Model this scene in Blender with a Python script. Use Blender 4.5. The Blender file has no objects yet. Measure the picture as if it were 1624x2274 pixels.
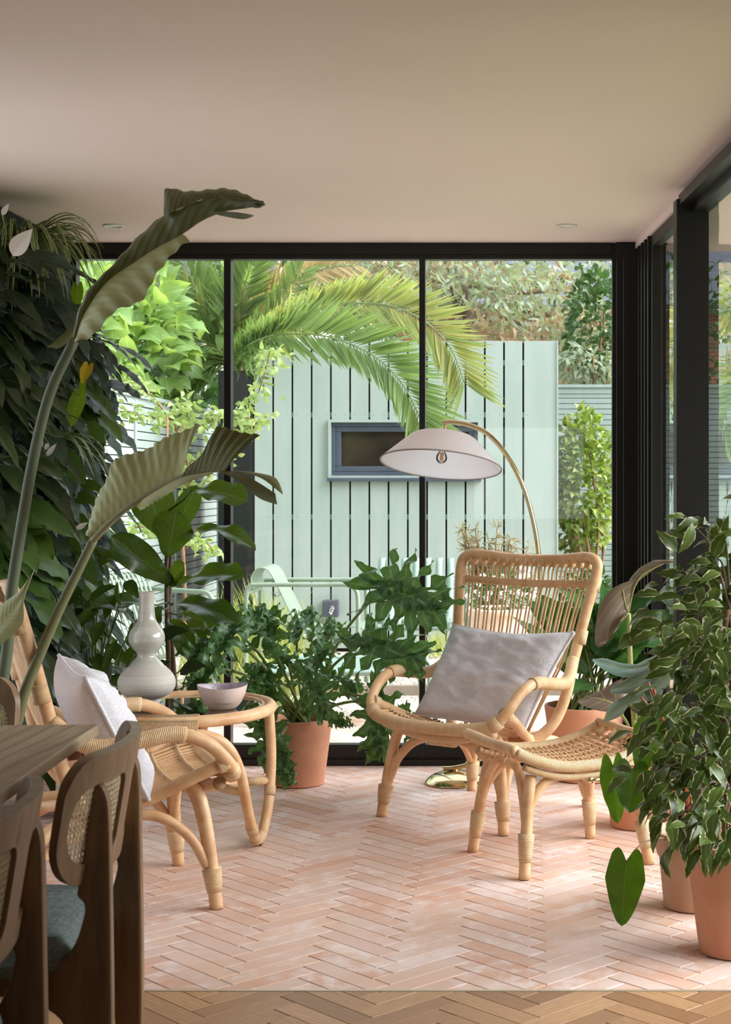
import bpy, bmesh, math, random
import numpy as np
from mathutils import Vector, Matrix, noise as mnoise
random.seed(7)
RNG = np.random.default_rng(11)
SC = bpy.context.scene
COL = SC.collection
F, CX, CY, CH = 3400.0, 1175.0, 1071.0, 1.3      # focal length in pixels, principal point, eye height

def W(px, py, d):
    """world point of a pixel of the 1624x2274 frame at depth d"""
    return Vector(((px - CX) / F * d, d, CH - (py - CY) / F * d))
def V(*a): return Vector(a)
def S(r, g, b, a=1.0):
    f = lambda c: (c / 255 / 12.92) if c / 255 <= .04045 else ((c / 255 + .055) / 1.055) ** 2.4
    return (f(r), f(g), f(b), a)

# ------------------------------------------------------------------ objects
ORG = {}
def thing(name, label, cat, loc=(0, 0, 0), group=None):
    o = bpy.data.objects.new(name, None)
    COL.objects.link(o)
    o.location = loc
    o.empty_display_size = .05
    o['label'] = label; o['category'] = cat
    if group: o['group'] = group
    ORG[o.name] = Vector(loc)
    return o
def tag(o, label, cat, group=None, kind=None):
    o['label'] = label; o['category'] = cat
    if group: o['group'] = group
    if kind: o['kind'] = kind
    return o
def struct(o, label=None, cat=None):
    o['kind'] = 'structure'
    if label: o['label'] = label
    if cat: o['category'] = cat
    return o

class MB:
    def __init__(s): s.v = []; s.f = []; s.uv = []; s.mi = []; s.n = 0; s.m = 0
    def add(s, verts, faces, uvs=None, m=None):
        b = s.n
        s.v.extend([tuple(p) for p in verts])
        s.f.extend([tuple(i + b for i in f) for f in faces])
        s.uv.extend(uvs if uvs is not None else [(0., 0.)] * len(verts))
        s.mi.extend([s.m if m is None else m] * len(faces))
        s.n += len(verts)
        return s
    def box(s, c, size, rz=0, m=None):
        x, y, z = size[0] / 2, size[1] / 2, size[2] / 2
        R = Matrix.Rotation(rz, 3, 'Z')
        vs = [Vector(c) + R @ Vector((a * x, b * y, d * z)) for a in (-1, 1) for b in (-1, 1) for d in (-1, 1)]
        return s.add(vs, [(0, 1, 3, 2), (4, 6, 7, 5), (0, 4, 5, 1), (2, 3, 7, 6), (0, 2, 6, 4), (1, 5, 7, 3)], m=m)
    def bx(s, x0, x1, y0, y1, z0, z1, m=None):
        return s.box(((x0 + x1) / 2, (y0 + y1) / 2, (z0 + z1) / 2), (abs(x1 - x0), abs(y1 - y0), abs(z1 - z0)), m=m)
    def bar(s, a, b, w, h, up=(0, 0, 1), m=None):
        a, b = Vector(a), Vector(b); t = (b - a).normalized(); u = Vector(up)
        x = t.cross(u).normalized(); u = x.cross(t)
        vs = []
        for p in (a, b):
            for i, j in ((-1, -1), (1, -1), (1, 1), (-1, 1)): vs.append(p + x * (i * w / 2) + u * (j * h / 2))
        return s.add(vs, [(0, 1, 2, 3), (7, 6, 5, 4), (0, 4, 5, 1), (1, 5, 6, 2), (2, 6, 7, 3), (3, 7, 4, 0)], m=m)
    def tube(s, pts, r, n=8, caps=True, closed=False, m=None):
        P = [Vector(p) for p in pts]; N = len(P)
        R = r if hasattr(r, '__len__') else [r] * N
        T = []
        for i in range(N):
            a = P[(i - 1) % N] if (closed or i > 0) else P[i]
            b = P[(i + 1) % N] if (closed or i < N - 1) else P[i]
            t = (b - a)
            T.append(t.normalized() if t.length > 1e-9 else Vector((0, 0, 1)))
        ref = Vector((0, 0, 1)) if abs(T[0].z) < .9 else Vector((1, 0, 0))
        x = T[0].cross(ref).normalized()
        vs, uv = [], []; L = 0
        for i in range(N):
            x = (x - T[i] * x.dot(T[i]))
            x = x.normalized() if x.length > 1e-6 else T[i].orthogonal().normalized()
            y = T[i].cross(x)
            if i: L += (P[i] - P[i - 1]).length
            for k in range(n):
                a = 2 * math.pi * k / n
                vs.append(P[i] + (x * math.cos(a) + y * math.sin(a)) * R[i]); uv.append((L, k / n))
        fs = []
        for i in range(N if closed else N - 1):
            j = (i + 1) % N
            for k in range(n):
                fs.append((i * n + k, i * n + (k + 1) % n, j * n + (k + 1) % n, j * n + k))
        if caps and not closed:
            fs.append(tuple(range(n - 1, -1, -1))); fs.append(tuple((N - 1) * n + k for k in range(n)))
        return s.add(vs, fs, uv, m)
    def lathe(s, prof, c=(0, 0, 0), n=32, m=None, ax=None, cap=True):
        """prof: list of (r, z)"""
        M3 = Matrix.Identity(3) if ax is None else ax
        vs, uv, fs = [], [], []
        for i, (r, z) in enumerate(prof):
            for k in range(n):
                a = 2 * math.pi * k / n
                vs.append(Vector(c) + M3 @ Vector((r * math.cos(a), r * math.sin(a), z))); uv.append((z, k / n))
        for i in range(len(prof) - 1):
            for k in range(n):
                fs.append((i * n + k, i * n + (k + 1) % n, (i + 1) * n + (k + 1) % n, (i + 1) * n + k))
        if cap and prof[0][0] > 1e-4: fs.append(tuple(range(n - 1, -1, -1)))
        if cap and prof[-1][0] > 1e-4: fs.append(tuple((len(prof) - 1) * n + k for k in range(n)))
        return s.add(vs, fs, uv, m)
    def grid(s, rows, m=None, flip=False, uvs=None):
        nu, nv = len(rows), len(rows[0])
        vs = [p for r in rows for p in r]
        uv = uvs or [(i / (nu - 1), j / (nv - 1)) for i in range(nu) for j in range(nv)]
        fs = []
        for i in range(nu - 1):
            for j in range(nv - 1):
                q = (i * nv + j, i * nv + j + 1, (i + 1) * nv + j + 1, (i + 1) * nv + j)
                fs.append(q[::-1] if flip else q)
        return s.add(vs, fs, uv, m)
    def prism(s, poly, ax_o, ax_u, ax_v, ax_w, t, m=None):
        """polygon (u,v) extruded along ax_w by t (centred)"""
        o, u, v, w = Vector(ax_o), Vector(ax_u), Vector(ax_v), Vector(ax_w)
        n = len(poly)
        vs = [o + u * a + v * b - w * (t / 2) for a, b in poly] + [o + u * a + v * b + w * (t / 2) for a, b in poly]
        fs = [tuple(range(n - 1, -1, -1)), tuple(range(n, 2 * n))]
        for i in range(n):
            j = (i + 1) % n
            fs.append((i, j, j + n, i + n))
        return s.add(vs, fs, m=m)
    def build(s, name, mats, parent=None, smooth=True, world=True, bevel=0, solid=0, sub=0, ang=None):
        me = bpy.data.meshes.new(name)
        V_ = s.v
        if parent is not None:
            o0 = ORG.get(parent.name, Vector((0, 0, 0)))
            if world and o0.length > 0: V_ = [(a - o0.x, b - o0.y, c - o0.z) for a, b, c in V_]
        me.from_pydata(V_, [], s.f)
        if s.uv:
            uvl = me.uv_layers.new(name='UVMap')
            li = np.empty(len(me.loops), dtype=np.int32); me.loops.foreach_get('vertex_index', li)
            U = np.array(s.uv, dtype=np.float32)[li]
            uvl.data.foreach_set('uv', U.ravel())
        if not isinstance(mats, (list, tuple)): mats = [mats]
        for m in mats: me.materials.append(m)
        if len(mats) > 1: me.polygons.foreach_set('material_index', s.mi)
        if smooth: me.polygons.foreach_set('use_smooth', [True] * len(me.polygons))
        me.update()
        o = bpy.data.objects.new(name, me)
        COL.objects.link(o)
        if parent is not None:
            o.parent = parent
            ORG[o.name] = ORG.get(parent.name, Vector((0, 0, 0))) if world else Vector((0, 0, 0))
        if bevel:
            b = o.modifiers.new('bevel', 'BEVEL'); b.width = bevel; b.segments = 2; b.limit_method = 'ANGLE'; b.angle_limit = math.radians(40)
            b.harden_normals = False
        if solid:
            b = o.modifiers.new('solid', 'SOLIDIFY'); b.thickness = solid; b.offset = 0
        if sub:
            b = o.modifiers.new('sub', 'SUBSURF'); b.levels = sub; b.render_levels = sub
        if ang is not None and smooth:
            try: me.set_sharp_from_angle(angle=math.radians(ang))
            except Exception: pass
        return o

def cr(pts, k=6, closed=False):
    """Catmull-Rom smoothing"""
    P = [Vector(p) for p in pts]; N = len(P); out = []
    rng = range(N if closed else N - 1)
    for i in rng:
        p1, p2 = P[i], P[(i + 1) % N]
        p0 = P[(i - 1) % N] if (closed or i > 0) else p1 * 2 - p2
        p3 = P[(i + 2) % N] if (closed or i < N - 2) else p2 * 2 - p1
        for j in range(k):
            t = j / k; t2 = t * t; t3 = t2 * t
            out.append(.5 * ((2 * p1) + (p2 - p0) * t + (2 * p0 - 5 * p1 + 4 * p2 - p3) * t2 + (3 * p1 - p0 - 3 * p2 + p3) * t3))
    if not closed: out.append(P[-1])
    return out
def resample(pts, n):
    P = [Vector(p) for p in pts]
    L = [0]
    for a, b in zip(P, P[1:]): L.append(L[-1] + (b - a).length)
    out = []; j = 0
    for i in range(n):
        t = L[-1] * i / (n - 1)
        while j < len(P) - 2 and L[j + 1] < t: j += 1
        seg = L[j + 1] - L[j]
        out.append(P[j].lerp(P[j + 1], (t - L[j]) / seg if seg > 1e-9 else 0))
    return out
def copy_tree(o, parent=None):
    c = o.copy(); COL.objects.link(c)
    if parent is not None: c.parent = parent
    for ch in list(o.children): copy_tree(ch, c)
    return c

# ------------------------------------------------------------------ leaves
SHAPES = {
    'lance': lambda u: np.sin(np.pi * u ** .75) ** .9 * (1 - .25 * u),
    'oval': lambda u: np.sin(np.pi * u ** .85) ** .62,
    'heart': lambda u: np.clip(1.12 * (1 - u) ** .58 * np.minimum(1, .60 + 1.25 * u), 0, 1),
    'fiddle': lambda u: np.sin(np.pi * np.clip(u, 0, 1) ** 1.35) ** .55 * (.72 + .38 * u),
    'arrow': lambda u: np.clip((1 - u) ** .85 * (.86 + .5 * u), 0, 1),
    'blade': lambda u: np.sin(np.pi * np.clip(u * .93 + .07, 0, 1)) ** .45 * (1 - .55 * u),
}
def leaf(mb, P, T, n, hw, shape='oval', cord=0., droop=0., fold=.25, wav=0., wf=3., nu=14, nv=8, curl=0., ph=0., m=None, side=0.):
    """one leaf: base P, tip T, face normal hint n, half width hw (metres). droop bends the middle up (tip hangs)"""
    P, T = Vector(P), Vector(T)
    y = T - P; L = y.length; y.normalize()
    n = Vector(n); n = (n - y * n.dot(y))
    n = n.normalized() if n.length > 1e-5 else y.orthogonal().normalized()
    x = y.cross(n)
    us = np.linspace(0, 1, nu); ws = SHAPES[shape](us)
    rows, uv = [], []
    for u, w in zip(us, ws):
        r = []
        for j in range(nv + 1):
            v = -1 + 2 * j / nv
            a = abs(v)
            yy = L * (u - cord * (math.sin(math.pi * .80 * a) if shape == 'heart' else a ** 1.4) * (1 - u) ** (2.6 if shape == 'heart' else 1.5))
            zz = droop * L * 4 * u * (1 - u) * .5 + fold * a * w * hw - curl * a * a * w * hw
            zz += wav * hw * a * a * math.sin(wf * 2 * math.pi * u + ph + (1.7 if v > 0 else 0))
            xx = v * w * hw + side * L * 4 * u * (1 - u)
            r.append(P + y * yy + x * xx + n * zz)
            uv.append((u, (v + 1) / 2))
        rows.append(r)
    mb.grid(rows, m=m, uvs=uv)

def loft3(mb, A, Mid, B, nu=24, nv=4, bulge=.0, k=6, m=None, ua=0., ub=1.):
    """leaf blade between edge A, midrib and edge B (world polylines)"""
    A, Mid, B = [resample(cr(p, k), nu) for p in (A, Mid, B)]
    rows, uv = [], []
    for i in range(nu):
        r = []
        for j in range(-nv, nv + 1):
            t = abs(j) / nv; E = A[i] if j < 0 else B[i]
            p = Mid[i].lerp(E, t)
            if bulge: p = p + Vector((0, -bulge, bulge * .5)) * (4 * t * (1 - t))
            r.append(p); uv.append((ua + (ub - ua) * i / (nu - 1), (j / nv + 1) / 2))
        rows.append(r)
    mb.grid(rows, m=m, uvs=uv)
def loft2(mb, A, B, nu=24, nv=5, bulge=0., k=6, m=None, v0=0.5, v1=1., corr=0., nc=14):
    """blade between a midrib A and an edge B"""
    A, B = [resample(cr(p, k), nu) for p in (A, B)]
    rows, uv = [], []
    for i in range(nu):
        r = []
        for j in range(nv + 1):
            t = j / nv
            p = A[i].lerp(B[i], t)
            z = bulge * 4 * t * (1 - t) + corr * math.sin(2 * math.pi * nc * i / nu) * t
            if z: p = p + Vector((0, -z, z * .4))
            r.append(p); uv.append((i / (nu - 1), v0 + (v1 - v0) * t))
        rows.append(r)
    mb.grid(rows, m=m, uvs=uv)

def foliage(mb, P, D, Nn, L, Wd, droop=.15, fold=.2, m=None, mid=.45):
    """many small leaves at once. P base (n,3), D direction, Nn normal hint, L length (n), Wd half width (n)"""
    P = np.asarray(P, float); D = np.asarray(D, float); Nn = np.asarray(Nn, float)
    n = len(P)
    D /= np.linalg.norm(D, axis=1, keepdims=True) + 1e-9
    Nn = Nn - D * np.sum(Nn * D, axis=1, keepdims=True)
    Nn /= np.linalg.norm(Nn, axis=1, keepdims=True) + 1e-9
    X = np.cross(D, Nn)
    L = np.broadcast_to(np.asarray(L, float), (n,))[:, None]; Wd = np.broadcast_to(np.asarray(Wd, float), (n,))[:, None]
    us = [0, .2, mid, .75, 1.]; ws = [0, .72, 1., .62, 0]
    vs = []; uv = []
    for u, w in zip(us, ws):
        c = P + D * L * u + Nn * (droop * L * (4 * u * (1 - u) - .8 * u))
        if w == 0: vs.append(c); uv.append((u, .5))
        else:
            vs.append(c - X * Wd * w + Nn * fold * Wd * w); uv.append((u, .5 - .5 * w))
            vs.append(c); uv.append((u, .5))
            vs.append(c + X * Wd * w + Nn * fold * Wd * w); uv.append((u, .5 + .5 * w))
    A = np.stack(vs, axis=1)           # n, 11, 3
    K = A.shape[1]
    base = [(0, 2, 1), (0, 3, 2), (1, 2, 5, 4), (2, 3, 6, 5), (4, 5, 8, 7), (5, 6, 9, 8), (7, 8, 10), (8, 9, 10)]
    # widths at the edge carry uv.v = 0 / 1 so that margins can be coloured
    uv = [(u, (0. if v < .5 else 1. if v > .5 else .5)) for u, v in uv]
    b0 = mb.n
    mb.v.extend(map(tuple, A.reshape(-1, 3).tolist()))
    fs = []
    for i in range(n):
        o = b0 + i * K
        fs.extend([tuple(o + q for q in f) for f in base])
    mb.f.extend(fs); mb.uv.extend(uv * n); mb.mi.extend([mb.m if m is None else m] * len(fs)); mb.n += n * K
    return mb
def blob(n, c, r, surf=.6, rng=RNG):
    """points in an ellipsoid, mostly near its surface; returns P and outward directions"""
    d = rng.normal(size=(n, 3)); d /= np.linalg.norm(d, axis=1, keepdims=True)
    rad = (surf + (1 - surf) * rng.random(n) ** .5)[:, None]
    return np.asarray(c)[None] + d * rad * np.asarray(r)[None], d
# ------------------------------------------------------------------ materials
def _new(name):
    m = bpy.data.materials.new(name); m.use_nodes = True
    nt = m.node_tree; nt.nodes.clear()
    out = nt.nodes.new('ShaderNodeOutputMaterial')
    return m, nt, out
class NT:
    def __init__(s, nt): s.nt = nt
    def n(s, t, **kw):
        x = s.nt.nodes.new('ShaderNode' + t)
        for k, v in kw.items(): setattr(x, k, v)
        return x
    def l(s, a, b): s.nt.links.new(a, b)
    def val(s, sock, v):
        if hasattr(v, 'node') and hasattr(v, 'is_linked'): s.l(v, sock)
        else: sock.default_value = v
    def math(s, op, a, b=0., c=None, clamp=False):
        x = s.n('Math', operation=op, use_clamp=clamp)
        s.val(x.inputs[0], a); s.val(x.inputs[1], b)
        if c is not None: s.val(x.inputs[2], c)
        return x.outputs[0]
    def mix(s, f, a, b, blend='MIX'):
        x = s.n('Mix', data_type='RGBA', blend_type=blend)
        s.val(x.inputs[0], f); s.val(x.inputs[6], a); s.val(x.inputs[7], b)
        return x.outputs[2]
    def noise(s, vec, scale, detail=3., rough=.5, dim='3D'):
        x = s.n('TexNoise', noise_dimensions=dim)
        if vec is not None: s.l(vec, x.inputs['Vector'])
        x.inputs['Scale'].default_value = scale; x.inputs['Detail'].default_value = detail; x.inputs['Roughness'].default_value = rough
        return x.outputs['Fac']
    def coord(s, which='Object'): return s.n('TexCoord').outputs[which]
    def map(s, vec, scale=(1, 1, 1), rot=(0, 0, 0), loc=(0, 0, 0)):
        x = s.n('Mapping'); s.l(vec, x.inputs[0])
        x.inputs['Scale'].default_value = scale; x.inputs['Rotation'].default_value = rot; x.inputs['Location'].default_value = loc
        return x.outputs[0]
    def smooth(s, v, a, b):
        x = s.n('MapRange', interpolation_type='SMOOTHSTEP'); s.val(x.inputs[0], v)
        x.inputs[1].default_value = a; x.inputs[2].default_value = b
        return x.outputs[0]
    def bump(s, h, strength=.3, dist=.01):
        x = s.n('Bump'); s.l(h, x.inputs['Height']); x.inputs['Strength'].default_value = strength; x.inputs['Distance'].default_value = dist
        return x.outputs[0]
    def bsdf(s, col, rough=.5, metal=0., spec=.5, normal=None, trans=0., ior=1.45, coat=0.):
        b = s.n('BsdfPrincipled')
        s.val(b.inputs['Base Color'], col); s.val(b.inputs['Roughness'], rough); s.val(b.inputs['Metallic'], metal)
        b.inputs['Specular IOR Level'].default_value = spec; b.inputs['IOR'].default_value = ior
        b.inputs['Transmission Weight'].default_value = trans; b.inputs['Coat Weight'].default_value = coat
        if normal is not None: s.l(normal, b.inputs['Normal'])
        return b.outputs[0]

def plain(name, col, rough=.5, metal=0., spec=.5, nz=0., scale=8., bump=0., bscale=60., c2=None, stretch=(1, 1, 1), coat=0.):
    m, nt, out = _new(name); N = NT(nt)
    c = col; nrm = None
    vec = N.map(N.coord(), stretch)
    if nz or c2:
        f = N.noise(vec, scale, 5., .6)
        c2 = c2 or tuple(x * (1 - nz) for x in col[:3]) + (1,)
        c = N.mix(N.smooth(f, .35, .65), col, c2)
    if bump: nrm = N.bump(N.noise(vec, bscale, 4.), bump, .004)
    N.l(N.bsdf(c, rough, metal, spec, nrm, coat=coat), out.inputs[0])
    return m

def leafmat(name, c1, c2, vein=None, vw=.03, nvein=9., ang=.55, rough=.38, trans=.35, tcol=None, edge=None, ew=.72, spec=.5, corr=0., under=None, veinmix=.6):
    """c1/c2 vary per leaf; vein along the midrib and to the sides; edge = margin colour; under = colour of the back"""
    m, nt, out = _new(name); N = NT(nt)
    rnd = N.n('NewGeometry').outputs['Random Per Island']
    uv = N.n('SeparateXYZ'); N.l(N.coord('UV'), uv.inputs[0])
    u, v = uv.outputs[0], uv.outputs[1]
    a = N.math('MULTIPLY', N.math('ABSOLUTE', N.math('SUBTRACT', v, .5)), 2.)
    nz = N.noise(N.coord(), 25., 3.)
    col = N.mix(rnd, c1, c2)
    col = N.mix(N.math('MULTIPLY', nz, .35), col, tuple(x * .6 for x in c1[:3]) + (1,))
    nrm = None
    if edge is not None:
        e = N.math('ADD', a, N.math('MULTIPLY', N.math('SUBTRACT', N.noise(N.coord(), 70., 3.), .5), .75))
        col = N.mix(N.smooth(e, ew, ew + .1), col, edge)
    side = N.math('SINE', N.math('MULTIPLY', N.math('SUBTRACT', u, N.math('MULTIPLY', a, ang * .4)), nvein * 6.283))
    if vein is not None:
        mid = N.math('SUBTRACT', 1., N.smooth(a, vw, vw * 2.2), clamp=True)
        sv = N.math('MULTIPLY', N.smooth(side, .93, .995), N.math('SUBTRACT', 1., N.math('MULTIPLY', a, .7)))
        mask = N.math('MULTIPLY', N.math('MAXIMUM', mid, N.math('MULTIPLY', sv, .7)), veinmix)
        col = N.mix(mask, col, vein)
    if corr: nrm = N.bump(side, corr, .006)
    if under is not None:
        bf = N.n('NewGeometry').outputs['Backfacing']
        col = N.mix(bf, col, under if vein is None else N.mix(mask, under, vein))
    b = N.bsdf(col, rough, spec=spec, normal=nrm)
    t = N.n('BsdfTranslucent')
    tc = tcol or (min(1, c1[0] * 1.9), min(1, c1[1] * 1.7), c1[2] * .7, 1)
    N.val(t.inputs[0], N.mix(.55, col, tc))
    mx = N.n('MixShader'); mx.inputs[0].default_value = trans
    N.l(b, mx.inputs[1]); N.l(t.outputs[0], mx.inputs[2]); N.l(mx.outputs[0], out.inputs[0])
    return m

def glass(name, tint=(.97, .975, .975, 1), refl=1., wav=0., fl=.0):
    """thin clear sheet: sees straight through, mirrors by Fresnel"""
    m, nt, out = _new(name); N = NT(nt)
    fr = N.n('Fresnel'); fr.inputs['IOR'].default_value = 1.5
    t = N.n('BsdfTransparent'); t.inputs[0].default_value = tint
    g = N.n('BsdfGlossy'); g.inputs['Roughness'].default_value = 0.0
    g.inputs[0].default_value = (1, 1, 1, 1)
    if wav:
        vec = N.map(N.coord(), (1, 1, 1))
        h = N.noise(vec, 7., 2.)
        nb = N.bump(h, wav, .02); N.l(nb, g.inputs['Normal'])
    mx = N.n('MixShader')
    N.l(N.math('MULTIPLY', fr.outputs[0], refl, clamp=True), mx.inputs[0])
    N.l(t.outputs[0], mx.inputs[1]); N.l(g.outputs[0], mx.inputs[2]); N.l(mx.outputs[0], out.inputs[0])
    return m

def wood(name, c1, c2, grain=(1, 1, 8), scale=6., rough=.45, ring=0., spec=.4):
    m, nt, out = _new(name); N = NT(nt)
    vec = N.map(N.coord(), grain)
    f = N.noise(vec, scale, 6., .65)
    f2 = N.noise(vec, scale * 6, 3.)
    c = N.mix(N.smooth(f, .3, .7), c1, c2)
    c = N.mix(N.math('MULTIPLY', N.smooth(f2, .5, .8), .35), c, tuple(x * .55 for x in c2[:3]) + (1,))
    if ring:
        w = N.n('TexWave', wave_type='BANDS', bands_direction='X'); N.l(N.map(N.coord(), (3., .55, 1.)), w.inputs[0])
        w.inputs['Scale'].default_value = ring; w.inputs['Distortion'].default_value = 9.; w.inputs['Detail'].default_value = 2.
        w.inputs['Detail Scale'].default_value = .7
        c = N.mix(N.math('MULTIPLY', N.smooth(w.outputs[1], .8, 1.), .55), c, tuple(x * .5 for x in c2[:3]) + (1,))
    N.l(N.bsdf(c, rough, spec=spec, normal=N.bump(f2, .08, .003)), out.inputs[0])
    return m

def rattan(name, c1, c2, wrap=0.):
    m, nt, out = _new(name); N = NT(nt)
    uv = N.n('SeparateXYZ'); N.l(N.coord('UV'), uv.inputs[0])
    u, v = uv.outputs[0], uv.outputs[1]
    nz = N.noise(N.coord(), 14., 4., .6)
    fine = N.noise(N.map(N.coord('UV'), (6., 30., 1.)), 6., 3.)
    c = N.mix(N.smooth(nz, .3, .7), c1, c2)
    dark = tuple(x * .5 for x in c2[:3]) + (1,)
    if wrap:
        sn = N.math('SINE', N.math('MULTIPLY', u, 6.283 * wrap))
        ab = N.math('ABSOLUTE', N.math('SINE', N.math('MULTIPLY', u, 3.1416 * wrap)))
        c = N.mix(N.math('SUBTRACT', 1., N.smooth(ab, .0, .32)), c, dark)
        cell = N.n('TexWhiteNoise', noise_dimensions='1D'); N.l(N.math('FLOOR', N.math('MULTIPLY', u, wrap)), cell.inputs[1])
        c = N.mix(N.math('MULTIPLY', cell.outputs[0], .3), c, c1)
        nrm = N.bump(ab, .8, .002)
    else:
        c = N.mix(N.math('MULTIPLY', N.smooth(fine, .55, .8), .35), c, dark)
        nrm = N.bump(fine, .1, .002)
    N.l(N.bsdf(c, .42, spec=.45, normal=nrm), out.inputs[0])
    return m

def fabric(name, c1, c2, scale=900., bump=.25, rough=.95):
    m, nt, out = _new(name); N = NT(nt)
    o = N.coord()
    w1 = N.noise(N.map(o, (1, 1, 12)), 60., 3.); w2 = N.noise(N.map(o, (12, 12, 1)), 60., 3.)
    f = N.math('ADD', N.math('MULTIPLY', w1, .5), N.math('MULTIPLY', w2, .5))
    big = N.noise(o, 9., 5., .7)
    c = N.mix(N.smooth(f, .4, .6), c1, c2)
    h = N.math('ADD', N.math('MULTIPLY', f, .25), N.math('MULTIPLY', big, 1.))
    N.l(N.bsdf(c, rough, spec=.1, normal=N.bump(h, bump, .02)), out.inputs[0])
    return m

M = {}
M['black'] = plain('black_metal', S(30, 29, 27), .42, spec=.4, nz=.12, scale=5)
M['rubber'] = plain('black_rubber', S(14, 14, 14), .7)
M['plaster'] = plain('ceiling_paint', S(244, 228, 224), .9, spec=.1, nz=.02, scale=1.5)
M['wall'] = plain('wall_paint', S(200, 190, 178), .9, spec=.1, nz=.03, scale=2)
M['white'] = plain('white_enamel', S(232, 230, 226), .4)
M['brass'] = plain('polished_brass', S(224, 204, 160), .14, metal=1., nz=.05)
M['rat'] = rattan('rattan_pole', S(226, 188, 146), S(202, 156, 112))
M['wrap'] = rattan('cane_wrap', S(234, 202, 160), S(214, 174, 128), wrap=190.)
M['cane'] = rattan('cane_rod', S(228, 190, 146), S(204, 160, 114))
M['linen'] = fabric('linen', S(226, 225, 232), S(207, 205, 212), bump=.5)
M['seatfab'] = fabric('seat_weave', S(148, 160, 158), S(112, 126, 126))
def shademat():
    m, nt, out = _new('shade_cloth'); N = NT(nt)
    c = N.mix(N.noise(N.map(N.coord(), (1, 1, 8)), 60., 3.), S(250, 248, 250), S(242, 240, 243))
    t = N.n('BsdfTranslucent'); N.val(t.inputs[0], c); mx = N.n('MixShader'); mx.inputs[0].default_value = .6
    N.l(N.bsdf(c, .9, spec=.1), mx.inputs[1]); N.l(t.outputs[0], mx.inputs[2]); N.l(mx.outputs[0], out.inputs[0]); return m
M['shade'] = shademat()
M['terra'] = plain('terracotta', S(216, 160, 130), .85, spec=.2, c2=S(204, 144, 114), scale=5., bump=.15, bscale=90.)
M['terra2'] = plain('pale_terracotta', S(204, 168, 142), .85, spec=.2, c2=S(190, 148, 120), scale=5., bump=.15, bscale=90.)
M['soil'] = plain('potting_soil', S(60, 46, 36), .95, c2=S(34, 26, 20), scale=40., bump=.6, bscale=80.)
M['glaze'] = plain('grey_glaze', S(186, 184, 176), .1, spec=.6, c2=S(174, 171, 160), scale=6., stretch=(1, 1, 8), coat=.5)
M['bisque'] = plain('matt_bisque', S(196, 190, 182), .6, spec=.3, c2=S(182, 175, 166), scale=7., stretch=(.3, .3, 14))
M['bowl'] = plain('bowl_outside', S(214, 202, 198), .4, c2=S(206, 170, 150), scale=4.)
M['bowlin'] = plain('bowl_inside', S(180, 166, 176), .3, bump=.8, bscale=70., nz=.25, scale=30.)
M['darkwood'] = wood('smoked_oak', S(150, 121, 92), S(122, 95, 68), (1, 1, .12), 26., .4)
M['tablewood'] = wood('table_oak', S(172, 152, 126), S(150, 128, 102), (1, .15, 1), 20., .5, ring=2.2)
M['canemesh'] = plain('cane_mesh', S(226, 204, 168), .6, nz=.15)
M['sage'] = plain('sage_paint', S(162, 173, 166), .6, spec=.3, c2=S(154, 167, 159), scale=3., stretch=(3, 3, .5), bump=.06, bscale=40.)
M['sagemetal'] = plain('sage_metal', S(130, 146, 126), .45, nz=.06)
M['palemetal'] = plain('pale_sage_metal', S(138, 162, 148), .45, nz=.06)
M['voiddark'] = plain('dark_gap', S(22, 22, 22), .8)
M['blueframe'] = plain('blue_grey_frame', S(70, 78, 92), .45, nz=.08)
M['darkglass'] = plain('dark_window_glass', S(38, 34, 30), .08, spec=.6, c2=S(58, 50, 42), scale=2.)
M['clear'] = glass('clear_glass')
M['ripple'] = glass('rippled_glass', refl=2.2, wav=.012)
M['tableglass'] = glass('table_glass', tint=(.80, .89, .85, 1), refl=1.6)
M['bulbglass'] = glass('bulb_glass', tint=(.95, .95, .95, 1), refl=1.2)
M['stem'] = plain('green_stem', S(128, 148, 84), .5, nz=.2, scale=12)
M['dstem'] = plain('dark_stem', S(70, 84, 44), .5, nz=.2, scale=12)
M['bark'] = plain('grey_bark', S(130, 112, 96), .9, c2=S(96, 82, 70), scale=9., stretch=(3, 3, 1), bump=.5, bscale=25.)
M['bark2'] = plain('brown_bark', S(150, 112, 84), .8, c2=S(116, 84, 60), scale=9., bump=.3, bscale=25.)
M['redstem'] = plain('red_stem', S(168, 84, 58), .5, nz=.2, scale=20)
# leaves
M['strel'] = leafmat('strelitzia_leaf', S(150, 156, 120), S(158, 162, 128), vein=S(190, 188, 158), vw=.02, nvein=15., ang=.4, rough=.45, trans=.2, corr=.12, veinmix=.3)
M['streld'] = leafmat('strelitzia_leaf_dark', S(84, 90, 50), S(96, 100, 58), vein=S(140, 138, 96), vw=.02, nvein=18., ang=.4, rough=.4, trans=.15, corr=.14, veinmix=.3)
M['philo'] = leafmat('philodendron_leaf', S(66, 106, 60), S(90, 130, 78), vein=S(140, 172, 120), vw=.07, nvein=0., rough=.3, trans=.25, tcol=S(130, 180, 50), veinmix=.5)
M['fiddle'] = leafmat('fiddle_leaf', S(40, 66, 28), S(54, 82, 36), vein=S(120, 144, 78), vw=.02, nvein=6., ang=1.2, rough=.24, trans=.3, tcol=S(140, 176, 40))
M['livd'] = leafmat('dark_foliage', S(38, 50, 30), S(58, 74, 40), rough=.22, trans=.18)
M['livg'] = leafmat('mid_foliage', S(58, 86, 34), S(84, 112, 44), rough=.35, trans=.3)
M['lime'] = leafmat('lime_foliage', S(120, 150, 40), S(92, 126, 34), vein=S(150, 170, 80), vw=.04, nvein=6., rough=.4, trans=.45)
M['spider'] = leafmat('spider_leaf', S(92, 116, 58), S(120, 140, 74), edge=S(206, 208, 170), ew=.62, rough=.4, trans=.3)
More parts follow.
